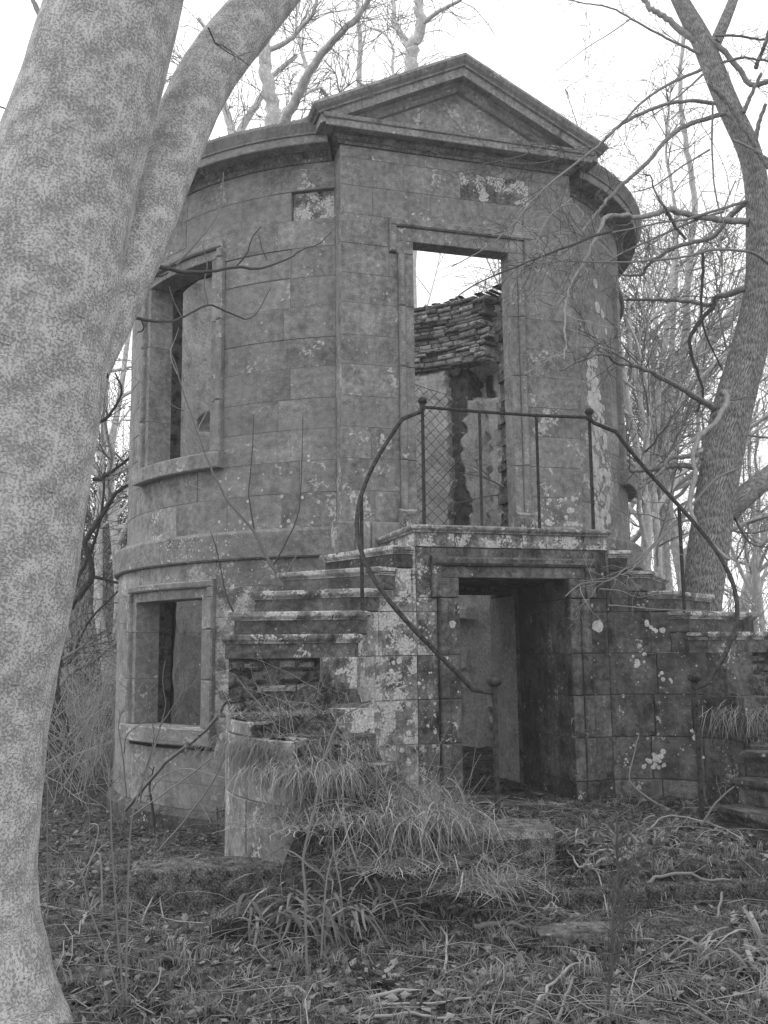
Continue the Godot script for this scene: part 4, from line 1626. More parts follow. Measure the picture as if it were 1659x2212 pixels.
# big stem with a lumpy outline, from [x, y, half width in pixels, depth]
func stem(rows: Array, sides: int, lump: float, per: int) -> MB:
	var p := PackedVector3Array()
	var rr := PackedFloat32Array()
	for q in rows:
		p.append(at(q[0], q[1], q[3]))
		rr.append(q[2] * q[3] / 2144.89)
	var s := smooth_line(p, per)
	var mb := MB.new()
	var up := Vector3(0, 0, -1)
	var along := 0.0
	var m := s.size()
	var girth := TAU * rr[rr.size() / 2]
	for j in m:
		var f := float(j) / per
		var k := mini(int(f), rr.size() - 2)
		var r := cubic_interpolate(rr[k], rr[k + 1], rr[maxi(k - 1, 0)], rr[mini(k + 2, rr.size() - 1)], f - k)
		var d := (s[mini(j + 1, m - 1)] - s[maxi(j - 1, 0)]).normalized()
		up = (up - d * up.dot(d)).normalized()
		var w := d.cross(up)
		if j > 0:
			along += s[j].distance_to(s[j - 1])
		for q in sides + 1:
			var an := TAU * q / sides
			var nn := up * cos(an) + w * sin(an)
			var bump := 1.0 + lump * nz.get_noise_3d(nn.x * 22.0, along * 22.0, nn.z * 22.0) + lump * 0.25 * nz2.get_noise_3d(nn.x * 60.0, along * 60.0, nn.z * 60.0)
			mb.vert(s[j] + nn * r * bump, nn, Vector2(girth * q / sides, along))
	for j in m - 1:
		for q in sides:
			var a0 := j * (sides + 1) + q
			var b0 := a0 + sides + 1
			mb.i.append_array(PackedInt32Array([a0, b0, a0 + 1, a0 + 1, b0, b0 + 1]))
	return mb


func build_near_trees() -> void:
	# --- the great smooth-barked tree on the left
	var bt := thing("great_tree", "huge pale smooth-barked tree forking low, close beside the camera", "tree")
	var rows := [[-100.0, 2560.0, 330.0, 4.75], [-100.0, 2330.0, 268.0, 4.9], [-104.0, 2212.0, 234.0, 5.0], [-106.0, 2100.0, 203.0, 5.05], [-112.0, 2000.0, 189.0, 5.1], [-108.0, 1814.0, 181.0, 5.15], [-76.0, 1530.0, 179.0, 5.25], [-20.0, 1250.0, 175.0, 5.35], [38.0, 918.0, 169.0, 5.5], [62.0, 760.0, 168.0, 5.55], [85.0, 640.0, 170.0, 5.6], [104.0, 540.0, 160.0, 5.65], [146.0, 375.0, 151.0, 5.75], [198.0, 190.0, 143.0, 5.85], [252.0, 0.0, 135.0, 6.0], [310.0, -190.0, 120.0, 6.2], [360.0, -420.0, 105.0, 6.5]]
	for q in rows:
		q[3] *= 0.925
	part("trunk", stem(rows, 72, 0.04, 8), M["beech"], bt)
	var limb := [[190.0, 800.0, 45.0, 5.75], [222.0, 690.0, 62.0, 5.85], [262.0, 590.0, 66.0, 6.0], [308.0, 490.0, 64.0, 6.15], [350.0, 385.0, 61.0, 6.35], [405.0, 245.0, 61.0, 6.6], [462.0, 140.0, 60.0, 6.85], [545.0, 35.0, 57.0, 7.1], [640.0, -80.0, 52.0, 7.5], [760.0, -230.0, 45.0, 8.0]]
	for q in limb:
		q[3] *= 0.925
	part("limb", stem(limb, 44, 0.05, 8), M["beech"], bt)
	var tw := MB.new()
	var d := 6.4
	branch("side_branch", pxs("B", [[120, 790], [175, 800], [330, 815], [440, 840], [560, 840], [730, 812], [860, 820], [1000, 775], [1110, 710], [1180, 690], [1255, 620]], 5.5, 7.2), 0.016, 0.0035, M["twigdark"], bt)
	branch("side_branch", pxs("B", [[730, 812], [790, 740], [820, 650], [870, 590]], 6.8, 6.8), 0.006, 0.003, M["twigdark"], bt)
	branch("side_branch", pxs("B", [[400, 800], [520, 670], [600, 570], [650, 450], [660, 290]], 5.9, 6.3), 0.007, 0.004, M["twig"], bt)
	branch("side_branch", pxs("B", [[215, 810], [250, 850], [310, 865], [355, 845]], 5.6, 5.7), 0.007, 0.004, M["twigdark"], bt)
	branch("side_branch", pxs("B", [[900, 770], [870, 700], [860, 640]], 7.0, 7.0), 0.004, 0.0025, M["twigdark"], bt)
	branch("side_branch", pxs("B", [[225, 800], [235, 760], [240, 700], [245, 640]], 5.6, 5.6), 0.005, 0.003, M["twigdark"], bt)
	branch("side_branch", pxs("B", [[20, 1035], [100, 1070], [200, 1100], [320, 1115], [420, 1100], [570, 1025], [690, 1065], [790, 1100], [850, 1060], [920, 930]], 5.25, 6.9), 0.012, 0.003, M["twigdark"], bt)
	branch("side_branch", pxs("B", [[430, 1090], [390, 1010], [360, 920]], 6.2, 6.2), 0.004, 0.0025, M["twig"], bt)
	branch("side_branch", pxs("B", [[575, 1020], [555, 900], [570, 800], [545, 690]], 6.5, 6.5), 0.005, 0.003, M["twig"], bt)
	branch("side_branch", pxs("B", [[210, 1105], [220, 1150], [205, 1170], [185, 1172]], 5.5, 5.5), 0.006, 0.003, M["twigdark"], bt)
	branch("side_branch", pxs("I", [[235, 130], [200, 60], [170, 0]], 5.4, 5.7), 0.022, 0.012, M["twig"], bt)
	for q in [[160, 30, 300, -60], [300, 40, 430, -90], [30, 240, -60, 150], [450, 60, 540, 200]]:
		var a := at(q[0], q[1], 5.75)
		twig(tw, a, (at(q[2], q[3], 6.1) - a).normalized(), 0.5, 0.006, 3)
	part("twigs", tw, M["twigdark"], bt, "stuff")

	# --- the curving tree on the right, its branches hanging before the building
	var rt := thing("curved_tree", "tall curving grey tree behind the right end of the stair, branches drooping over the wall", "tree")
	rows = [[1492.0, 1720.0, 55.0, 12.0], [1505.0, 1480.0, 46.0, 12.0], [1517.0, 1300.0, 42.0, 12.0], [1542.0, 1100.0, 43.0, 12.0], [1577.0, 905.0, 42.0, 12.0], [1620.0, 745.0, 38.0, 12.0], [1642.0, 620.0, 33.0, 12.0], [1641.0, 500.0, 29.0, 12.0], [1634.0, 400.0, 25.0, 12.0], [1616.0, 320.0, 24.0, 12.0], [1572.0, 225.0, 24.0, 12.1], [1518.0, 92.0, 22.0, 12.3], [1469.0, 0.0, 17.0, 12.5], [1420.0, -110.0, 14.0, 12.8], [1330.0, -300.0, 9.0, 13.0]]
	part("trunk", stem(rows, 26, 0.06, 6), M["bark"], rt)
	part("limb", stem([[1545.0, 95.0, 13.0, 12.2], [1568.0, 40.0, 12.0, 12.3], [1590.0, -20.0, 10.0, 12.5], [1620.0, -140.0, 8.0, 12.8]], 12, 0.05, 5), M["bark"], rt)
	part("limb", stem([[1570.0, 1105.0, 27.0, 12.0], [1600.0, 1078.0, 24.0, 12.0], [1640.0, 1045.0, 22.0, 12.1], [1720.0, 980.0, 19.0, 12.4], [1860.0, 860.0, 15.0, 13.0]], 14, 0.05, 5), M["bark"], rt)
	var t := MB.new()
	var tp := MB.new()
	var tk: Material = M["twig"]
	branch("branch", pxs("K", [[1400, 1362], [1240, 1350], [1100, 1330], [960, 1298], [900, 1290], [760, 1335], [640, 1325], [530, 1335], [490, 1420], [420, 1560], [330, 1720], [290, 1820], [275, 1960], [280, 2120], [270, 2200]], 12.0, 8.3), 0.045, 0.005, M["barkpale"], rt, tp, 16, 0.6, 0.004, 0.5)
	branch("branch", pxs("K", [[900, 1290], [860, 1230], [820, 1150], [800, 1080], [750, 1075]], 10.8, 10.8), 0.018, 0.004, M["bark"], rt, t, 8, 0.4, 0.004)
	branch("branch", pxs("K", [[900, 1295], [930, 1350], [960, 1400], [1020, 1470]], 10.9, 11.2), 0.025, 0.015, M["bark"], rt)
	branch("branch", pxs("K", [[1400, 1245], [1330, 1290], [1260, 1370], [1160, 1470], [1000, 1500], [850, 1580], [780, 1640], [750, 1690], [630, 1690]], 12.0, 13.2), 0.045, 0.016, M["barkpale"], rt, t, 22, 0.7, 0.005)
	branch("branch", pxs("K", [[1530, 1620], [1470, 1575], [1390, 1545], [1180, 1535], [1000, 1580], [680, 1610], [400, 1610], [200, 1610], [0, 1660]], 11.6, 8.4), 0.022, 0.004, tk, rt, t, 22, 0.6, 0.0035, 0.3)
	branch("branch", pxs("K", [[1195, 635], [1050, 620], [900, 640], [720, 710], [600, 780], [510, 870], [430, 940], [220, 1100], [100, 1210], [0, 1330], [-150, 1480], [-420, 1640]], 12.0, 8.2), 0.026, 0.004, tk, rt, t, 34, 0.7, 0.0035, 0.3)
	branch("branch", pxs("K", [[1110, 430], [930, 510], [760, 620], [650, 730], [530, 850]], 12.1, 10.2), 0.022, 0.007, tk, rt, t, 10, 0.5, 0.004)
	branch("branch", pxs("K", [[1120, 460], [1000, 570], [900, 640]], 12.1, 11.0), 0.015, 0.008, tk, rt)
	branch("branch", pxs("K", [[1250, 700], [1050, 760], [930, 830], [850, 920], [740, 1040], [600, 1160], [500, 1280], [400, 1400], [350, 1520], [300, 1680], [200, 1900], [130, 2080], [90, 2170]], 12.0, 8.1), 0.032, 0.004, M["bark"], rt, tp, 20, 0.55, 0.0035, 0.5)
	branch("branch", pxs("K", [[1185, 640], [1180, 920], [1200, 1180], [1260, 1400], [1290, 1500]], 11.8, 11.4), 0.014, 0.006, tk, rt, t, 8, 0.4, 0.003, 0.6)
	branch("branch", pxs("K", [[1165, 920], [1000, 1020], [830, 1140], [690, 1180]], 11.7, 10.6), 0.013, 0.005, tk, rt, t, 10, 0.5, 0.003)
	branch("branch", pxs("K", [[1400, 1235], [1150, 1310], [1000, 1350], [850, 1370], [560, 1430], [430, 1435], [220, 1440]], 12.0, 9.0), 0.02, 0.004, tk, rt, t, 26, 0.6, 0.0035, 0.2)
	branch("branch", pxs("K", [[1250, 1300], [1100, 1345], [900, 1430], [680, 1530], [600, 1570], [420, 1690], [190, 1920]], 12.0, 9.2), 0.018, 0.004, tk, rt, t, 22, 0.6, 0.0035, 0.2)
	branch("branch", pxs("K", [[560, 1420], [450, 1450], [360, 1490], [200, 1550], [0, 1630], [-260, 1740], [-480, 1900]], 9.2, 8.2), 0.017, 0.004, M["twigdark"], rt, t, 26, 0.6, 0.003, 0.2)
	branch("branch", pxs("K", [[390, 960], [250, 970], [120, 1000], [-60, 1000], [-200, 960]], 8.9, 8.5), 0.006, 0.003, tk, rt, t, 20, 0.5, 0.003, 0.2)
	branch("branch", pxs("K", [[450, 900], [300, 920], [150, 900], [0, 960], [-250, 1010]], 9.0, 8.6), 0.006, 0.003, tk, rt, t, 20, 0.5, 0.003, 0.2)
	branch("branch", pxs("K", [[320, 1220], [250, 1270], [180, 1330], [130, 1420], [90, 1500]], 8.6, 8.4), 0.006, 0.003, M["stickpale"], rt, tp, 10, 0.3, 0.003, 0.4)
	branch("branch", pxs("K", [[240, 1275], [320, 1255], [360, 1280], [390, 1320], [350, 1370]], 8.5, 8.4), 0.006, 0.003, M["stickpale"], rt)
	branch("branch", pxs("K", [[1100, 330], [1000, 280], [870, 220], [690, 120], [560, 50], [400, 20], [250, -10]], 12.2, 12.0), 0.02, 0.006, M["barkpale"], rt, tp, 14, 0.5, 0.004)
	branch("branch", pxs("K", [[1070, 250], [990, 190], [900, 110], [810, 60], [760, 0], [650, -120]], 12.3, 12.6), 0.045, 0.025, M["barkpale"], rt, tp, 8, 0.5, 0.005)
	branch("branch", pxs("K", [[680, 115], [560, 200], [400, 300], [200, 450]], 12.0, 11.5), 0.009, 0.003, M["barkpale"], rt)
	branch("branch", pxs("K", [[1165, 510], [1240, 590], [1300, 660], [1420, 850], [1460, 930], [1530, 1030]], 11.6, 11.6), 0.035, 0.03, M["bark"], rt)
	branch("branch", pxs("K", [[1150, 220], [1260, 320], [1350, 430], [1420, 520], [1530, 500]], 12.2, 12.0), 0.035, 0.03, M["barkpale"], rt, t, 8, 0.5, 0.005)
	branch("branch", pxs("K", [[1375, 690], [1410, 600], [1450, 520], [1480, 450]], 11.9, 11.9), 0.03, 0.018, M["bark"], rt)
	branch("branch", pxs("K", [[1445, 870], [1470, 760], [1510, 640]], 11.8, 11.8), 0.035, 0.022, M["bark"], rt)
	branch("branch", pxs("K", [[1450, 420], [1460, 380], [1500, 290], [1524, 210], [1560, 100]], 12.0, 12.0), 0.03, 0.02, M["bark"], rt, t, 8, 0.5, 0.005)
	branch("branch", pxs("K", [[1200, 220], [1330, 220], [1450, 240], [1560, 250]], 12.0, 12.0), 0.018, 0.012, tk, rt, t, 14, 0.5, 0.004)
	branch("branch", pxs("K", [[1240, 385], [1360, 355], [1450, 365], [1560, 380]], 11.9, 11.9), 0.018, 0.012, tk, rt, t, 12, 0.5, 0.004)
	branch("branch", pxs("K", [[1310, 860], [1400, 900], [1480, 950], [1600, 1030]], 11.6, 11.6), 0.018, 0.012, M["barkpale"], rt)
	branch("branch", pxs("L", [[850, 930], [800, 900], [620, 790], [480, 720], [380, 690], [310, 680], [240, 630], [110, 670], [0, 720]], 12.0, 8.5), 0.042, 0.006, M["bark"], rt, t, 22, 0.5, 0.004, 0.2)
	branch("branch", pxs("L", [[310, 600], [210, 570], [150, 520], [110, 400]], 9.6, 9.0), 0.008, 0.004, tk, rt, t, 8, 0.4, 0.003)
	branch("branch", pxs("L", [[400, 690], [330, 640], [240, 600], [110, 590]], 10.0, 9.0), 0.012, 0.005, tk, rt, t, 8, 0.4, 0.003)
	branch("dead_branch", pxs("L", [[890, 850], [905, 845], [925, 885], [905, 930], [860, 1010], [780, 1080], [735, 1180], [750, 1290], [720, 1450], [740, 1540], [800, 1640], [900, 1740], [935, 1765]], 11.6, 9.6), 0.038, 0.016, M["barkpale"], rt, tp, 10, 0.4, 0.004)
	branch("branch", pxs("L", [[925, 885], [980, 880], [1040, 865], [1090, 870]], 11.6, 11.6), 0.014, 0.008, tk, rt)
	branch("branch", pxs("L", [[770, 1185], [690, 1200], [600, 1210], [560, 1280], [440, 1375]], 12.0, 11.0), 0.035, 0.018, M["bark"], rt, t, 14, 0.5, 0.004)
	branch("branch", pxs("L", [[750, 1260], [640, 1245], [560, 1262], [390, 1275]], 12.0, 11.2), 0.04, 0.028, M["bark"], rt, t, 10, 0.5, 0.004)
	branch("branch", pxs("L", [[980, 1265], [850, 1330], [710, 1490], [560, 1640], [450, 1750], [370, 1810], [280, 1880], [200, 1890], [110, 1905], [30, 1970]], 11.2, 9.2), 0.016, 0.005, tk, rt, tp, 16, 0.5, 0.0035, 0.3)
	branch("branch", pxs("L", [[740, 1545], [640, 1570], [560, 1650], [460, 1760], [370, 1840], [330, 1850]], 10.4, 9.4), 0.013, 0.005, tk, rt, tp, 10, 0.5, 0.0035, 0.3)
	branch("branch", pxs("L", [[220, 1930], [330, 1940], [430, 1975], [540, 1960], [600, 1965]], 9.4, 9.6), 0.008, 0.004, tk, rt, t, 10, 0.35, 0.003)
	branch("branch", pxs("F", [[300, 525], [400, 530], [600, 550], [760, 555], [900, 560], [990, 590], [1040, 660]], 9.2, 9.4), 0.009, 0.004, tk, rt, t, 16, 0.35, 0.003)
	branch("branch", pxs("L", [[850, 370], [790, 430], [720, 540], [730, 640], [770, 760], [790, 850], [760, 950]], 12.0, 12.4), 0.03, 0.012, M["twigdark"], rt, t, 20, 0.6, 0.004)
	branch("branch", pxs("L", [[1015, 270], [930, 300], [860, 320], [840, 360], [700, 340], [560, 330], [370, 330]], 12.0, 14.0), 0.045, 0.02, M["barkpale"], rt, t, 24, 0.7, 0.005)
	branch("branch", pxs("L", [[790, 60], [790, 200], [780, 380], [800, 500], [850, 620], [900, 720]], 12.2, 12.6), 0.022, 0.01, M["twigdark"], rt, t, 18, 0.5, 0.004)
	branch("branch", pxs("L", [[965, 1530], [1000, 1600], [1060, 1680], [1160, 1700]], 12.2, 12.4), 0.02, 0.01, tk, rt, t, 10, 0.6, 0.004)
	part("twigs", t, M["twigdark"], rt, "stuff")
	part("pale_twigs", tp, M["twigpale"], rt, "stuff")

	# --- dark twisted small tree in the gap on the left
	var dt := thing("twisted_tree", "dark twisted small tree standing between the great trunk and the pavilion", "tree")
	var k: Material = M["barkdark"]
	var dd := 15.0
	var tb := MB.new()
	branch("trunk", pxs("J", [[330, 1900], [290, 1830], [255, 1740], [240, 1640], [255, 1480], [270, 1340], [290, 1200], [350, 1100], [425, 1000], [405, 880], [385, 850]], dd, dd), 0.11, 0.035, k, dt, tb, 20, 0.9, 0.007, 0.0, 10)
	branch("trunk", pxs("J", [[200, 1830], [235, 1760], [240, 1640]], dd, dd), 0.09, 0.07, k, dt, null, 0, 0, 0, 0, 10)
	branch("trunk", pxs("J", [[330, 1850], [320, 1760], [290, 1650], [265, 1560], [258, 1470]], dd - 0.2, dd), 0.07, 0.055, k, dt, null, 0, 0, 0, 0, 8)
	branch("branch", pxs("J", [[385, 850], [420, 790], [480, 700], [530, 620], [600, 570], [680, 540]], dd, dd), 0.045, 0.02, k, dt, tb, 34, 1.0, 0.007)
	branch("branch", pxs("J", [[425, 1000], [480, 1010], [550, 1030], [640, 1020]], dd, dd), 0.03, 0.015, k, dt, tb, 20, 0.9, 0.006)
	branch("branch", pxs("J", [[265, 1420], [330, 1380], [370, 1280], [430, 1180], [550, 1060]], dd, dd), 0.03, 0.012, k, dt, tb, 26, 0.8, 0.006)
	branch("branch", pxs("J", [[280, 1500], [330, 1440], [430, 1390], [490, 1340], [550, 1305]], dd - 0.3, dd), 0.035, 0.018, M["twig"], dt, tb, 16, 0.7, 0.006)
	branch("branch", pxs("J", [[290, 1380], [350, 1340], [420, 1315], [520, 1295]], dd - 0.3, dd), 0.03, 0.014, M["twig"], dt, tb, 16, 0.7, 0.006)
	branch("branch", pxs("J", [[430, 550], [470, 548], [520, 510], [600, 450], [640, 400]], dd, dd), 0.035, 0.02, k, dt, tb, 24, 0.9, 0.006)
	branch("branch", pxs("J", [[320, 1120], [350, 1020], [420, 880], [470, 700], [480, 520]], dd + 0.3, dd + 0.4), 0.04, 0.014, k, dt, tb, 30, 0.9, 0.006)
	branch("branch", pxs("J", [[440, 290], [500, 260], [560, 150], [530, 60]], dd, dd), 0.035, 0.012, k, dt, tb, 26, 0.8, 0.006)
	part("twigs", tb, M["twigdark"], dt, "stuff")


func build_wood() -> void:
	var gp := "bare trees in the wood behind the pavilion"
	var up := 0.7
	var d := make_tree("woodland_tree", "twiggy thin-stemmed tree close to the right edge of the drum wall", 9.5, 0.13, [13, 7, 5, 4], 0.25, 0.14, M["woodbark"], M["woodtwig"], Vector3(-0.03, 0, 0), 2, 4, gp)
	place_tree(d, spot(1420, 16.5), 0.0, 1.0)
	copy_tree(d, "dense twiggy tree filling the gap between drum wall and curved tree", spot(1475, 19.0), 2.2, 1.15)
	copy_tree(d, "twiggy tree low behind the end of the right flight", spot(1625, 20.0), 4.4, 0.8)
	copy_tree(d, "twiggy tree half hidden by the right wall of the drum", spot(1370, 22.0), 1.4, 1.3)
	copy_tree(d, "twiggy tree in the narrow gap beside the left wall", spot(235, 22.0), 3.0, 1.15)
	var c := make_tree("woodland_tree", "slim bare tree far behind the upper doorway", 14.0, 0.2, [8, 4, 3, 2], 0.5, 0.1, M["woodbark"], M["woodtwig"], Vector3.ZERO, 1, 4, gp)
	place_tree(c, spot(1090, 34.0), 1.0, 1.1)
	copy_tree(c, "slim bare tree in the strip of sky left of the great limb's foot", spot(20, 26.0), 2.5, 1.0)
	copy_tree(c, "slim bare tree far off beyond the curved tree at the frame's edge", spot(1690, 30.0), 4.0, 0.9)
	drawn("pale many-stemmed tree rising behind the left cornice of the pavilion", 21.0, gp, 26, [
		[[[575, 1350], [580, 800], [590, 420], [590, 290], [588, 230], [575, 170], [572, 110], [560, 50], [545, -10], [520, -120]], 0.20, 0.10],
		[[[590, 420], [555, 330], [520, 290], [545, 240], [570, 200], [590, 165], [640, 120]], 0.11, 0.05],
		[[[590, 400], [600, 320], [612, 270], [640, 215], [665, 160], [700, 110], [740, 70], [790, 10], [820, -60]], 0.14, 0.05],
		[[[560, 420], [515, 330], [500, 280], [488, 240], [480, 200], [500, 160], [470, 110], [430, 40]], 0.12, 0.04],
		[[[575, 110], [620, 90], [650, 60], [680, 20], [690, -60]], 0.06, 0.03],
		[[[640, 215], [690, 190], [715, 215], [760, 240]], 0.04, 0.015],
		[[[480, 200], [440, 190], [420, 160], [390, 150]], 0.05, 0.02],
		[[[665, 160], [650, 100], [640, 40], [660, -40]], 0.05, 0.02],
		[[[610, 270], [660, 255], [700, 225], [780, 165]], 0.035, 0.012]])
	drawn("forked pale trunk seen just above the left slope of the gable", 24.0, gp, 20, [
		[[[880, 1350], [885, 700], [888, 250], [890, 165], [888, 120], [895, 90], [910, 50], [905, 0], [920, -60], [910, -200]], 0.22, 0.08],
		[[[889, 110], [870, 80], [852, 45], [850, -10], [830, -80]], 0.09, 0.04],
		[[[908, 55], [940, 30], [965, 15], [1000, -5], [1040, -60]], 0.06, 0.03],
		[[[890, 400], [870, 250], [848, 150], [850, 110], [832, 75], [800, 60]], 0.05, 0.02]])
	drawn("thin straight tree between the forked trunk and the many-stemmed one", 26.0, gp, 14, [
		[[[772, 1350], [776, 700], [775, 190], [778, 100], [772, 0], [775, -100]], 0.09, 0.05],
		[[[776, 120], [790, 70], [785, 40], [800, 10]], 0.03, 0.012],
		[[[775, 250], [735, 200], [725, 160], [700, 130]], 0.035, 0.012]])
	drawn("slim ivy-grey trunk next to the right-hand rail post", 20.0, gp, 44, [
		[[[1430, 1420], [1440, 1290], [1434, 1190], [1445, 1060], [1459, 950], [1468, 830], [1483, 710], [1483, 640], [1492, 545], [1500, 420], [1480, 300], [1470, 180], [1478, 40], [1460, -120]], 0.13, 0.03],
		[[[1459, 950], [1430, 860], [1405, 760], [1390, 640], [1400, 480]], 0.06, 0.01],
		[[[1470, 830], [1515, 740], [1540, 690], [1560, 600], [1555, 480]], 0.05, 0.008]])
	drawn("pale trunk close against the right wall of the drum", 18.0, gp, 44, [
		[[[1400, 1420], [1398, 1290], [1394, 1180], [1413, 990], [1428, 790], [1450, 640], [1462, 480], [1440, 330], [1450, 180]], 0.10, 0.012],
		[[[1410, 1010], [1390, 900], [1385, 820], [1400, 700], [1395, 560]], 0.05, 0.008]])
	drawn("pale leaning trunk crossing the gap behind the curved tree", 22.0, gp, 40, [
		[[[1400, 1000], [1444, 830], [1483, 790], [1530, 740], [1561, 705], [1604, 643], [1690, 500], [1760, 380]], 0.13, 0.12],
		[[[1390, 1060], [1428, 968], [1483, 893], [1530, 810], [1581, 768], [1660, 700]], 0.08, 0.06]])
	drawn("forked trunk seen low between the curved tree and the rail's bend", 24.0, gp, 40, [
		[[[1600, 1420], [1605, 1340], [1618, 1250], [1640, 1180], [1670, 1080], [1690, 900], [1710, 700], [1690, 480]], 0.15, 0.03],
		[[[1618, 1250], [1612, 1190], [1600, 1120], [1590, 1000], [1600, 850]], 0.07, 0.01]])
	# brushwood: low thickets
	var gb := "thickets of bare brushwood"
	var s := thing("brushwood_thicket", "tangle of bare brushwood on the bank left of the pavilion", "bush", Vector3.ZERO, 0.0, gb)
	var st := MB.new()
	for k in 70:
		var p := Vector3(rng.randfn(0, 1.0), -0.2, rng.randfn(0, 0.7))
		twig(st, p, (Vector3.UP + Vector3(rng.randfn(0, 0.4), 0, rng.randfn(0, 0.4))).normalized(), rng.randf_range(1.6, 3.4), 0.012, 4)
	part("stems", st, M["brush"], s, "stuff")
	place_tree(s, spot(215, 19.0), 0.0, 1.0)
	for q in [
		[185.0, 14.5, 0.75, "pale brushwood behind the twisted tree's trunk, closest in the left gap"], [245.0, 15.5, 0.9, "pale brushwood touching the left edge of the lower drum"],
		[150.0, 23.0, 1.1, "brushwood thicket half hidden behind the great trunk"], [270.0, 25.0, 1.3, "brushwood thicket against the drum's left edge, farther up the bank"], [215.0, 31.0, 1.6, "brushwood thicket high on the left bank"],
		[1480.0, 17.5, 1.15, "brushwood thicket between the slim leaning tree and the curved trunk"], [1440.0, 22.0, 1.5, "tall brushwood thicket farther back right of the drum"]]:
		copy_tree(s, q[3], spot(q[0], q[1]), rng.randf() * TAU, q[2])
	# a leafy evergreen bush darkens the left gap
	var ev := thing("evergreen_bush", "dark small-leaved evergreen bush deep in the left gap", "bush")
	var em := MB.new()
	var lm := MB.new()
	for k in 46:
		twig(em, Vector3(rng.randfn(0, 0.6), -0.2, rng.randfn(0, 0.5)), (Vector3.UP * 1.3 + Vector3(rng.randfn(0, 0.5), 0, rng.randfn(0, 0.5))).normalized(), rng.randf_range(1.8, 4.2), 0.014, 3)
	var m := em.v.size()
	for k in 5200:
		var p := em.v[rng.randi_range(0, m - 1)] + Vector3(rng.randfn(0, 0.09), rng.randfn(0, 0.09), rng.randfn(0, 0.09))
		if p.y < 0.8:
			continue
		var e1 := Vector3(rng.randfn(), rng.randfn(), rng.randfn()).normalized()
		var e2 := e1.cross(Vector3(rng.randfn(), rng.randfn(), rng.randfn())).normalized()
		lm.quad(p, p + (e1 + e2) * 0.022, p + e1 * 0.06, p + (e1 - e2) * 0.022)
	part("stems", em, M["twigdark"], ev, "stuff")
	part("leaves", lm, M["leaf0"], ev, "stuff")
	place_tree(ev, spot(205, 25.0), 0.3, 1.35)
	copy_tree(ev, "dark evergreen bush behind the narrow gap, beside the drum's belt course", spot(262, 27.0), 2.0, 1.4)


# a background tree whose stems follow the photograph, standing at its own distance
func drawn(label: String, depth: float, group: String, count: int, stems: Array) -> void:
	var base := spot(stems[0][0][0][0], depth)
	var t := thing("woodland_tree", label, "tree", base, 0.0, group)
	var tb := MB.new()
	for k in stems.size():
		var pts: Array = stems[k][0]
		var line := PackedVector3Array()
		for j in pts.size():
			line.append(at(pts[j][0], pts[j][1], depth + (0.25 * j if k % 2 == 1 else -0.15 * j * (k % 3))) - base)
		if k == 0:
			line[0] = Vector3(line[0].x, -0.3, 0)
		var s := smooth_line(line, 5, stems[k][1] * 0.10)
		var mb := MB.new()
		mb.tube(s, taper(s.size(), stems[k][1], stems[k][2], 0.9), 10)
		part("trunk" if k == 0 else "limb", mb, M["woodbark"], t)
		sprigs(tb, s, count, 1.5, 0.011, 0.2, 0.25)
	part("twigs", tb, M["woodtwig"], t, "stuff")


func build_ground() -> void:
	var xs := PackedFloat32Array()
	var zs := PackedFloat32Array()
	var x := -5.6
	while x < 6.4:
		xs.append(x)
		x += 0.055
	var step := 0.12
	while x < 75.0:
		xs.append(x)
		x += step
		step *= 1.16
	x = -5.655
	step = 0.12
	while x > -75.0:
		xs.insert(0, x)
		x -= step
		step *= 1.16
	var z := -2.0
	while z > -11.5:
		zs.append(z)
		z -= 0.055
	step = 0.12
	while z > -95.0:
		zs.append(z)
		z -= step
		step *= 1.13
	z = -1.9
	step = 0.15
	while z < 30.0:
		zs.insert(0, z)
		z += step
		step *= 1.25
	var pts := PackedVector3Array()
	for zz in zs:
		for xx in xs:
			pts.append(Vector3(xx, land(xx, zz), zz))
	var mb := MB.new()
	mb.grid(pts, xs.size(), zs.size())
	var g := part("ground", mb, M["soil"], self, "structure")
	g.set_meta("label", "dark woodland floor of moss, soil and leaf litter")


func tag_mass(label: String, category: String, called: String, mesh: Mesh, m: Material, places: Array) -> void:
	tag(mass(called, mesh, m, places), label, category)


func strew(n: int, f: Callable, x0: float, x1: float, z0: float, z1: float, clump := 1.0) -> Array:
	var out := []
	var tries := 0
	while out.size() < n and tries < n * 6:
		tries += 1
		# more of them close to the camera, in step with what the view shows
		var z := lerpf(z0, z1, pow(rng.randf(), 1.5))
		var x := rng.randf_range(x0, x1) * (-z / 7.0)
		if nz.get_noise_2d(x * 14.0 + 300.0 * clump, z * 14.0) < rng.randf_range(-0.5, 0.22) and clump > 0.0:
			continue
		var q := to_site(Vector3(x, 0, z))
		# nothing inside the buildings
		if Vector2(q.x, q.z - VC).length() < RL + 0.1 or (absf(q.x) < 0.6 and q.z < 0.1 and q.z > -2.0) or (absf(q.x) < SA + R2 and q.z < R1 and q.z > -1.5 and not (Vector2(absf(q.x) - SA, q.z - R1).length() < R1 and q.z > 0.0) and not (absf(q.x) < SA and q.z > 0.05)):
			continue
		if Vector2(absf(q.x) - SA, q.z - R1).length() < R2 and Vector2(absf(q.x) - SA, q.z - R1).length() > R1 and absf(q.x) > SA and q.z < R1 + 1.4:
			continue
		out.append(f.call(Vector3(x, land(x, z), z)))
	return out


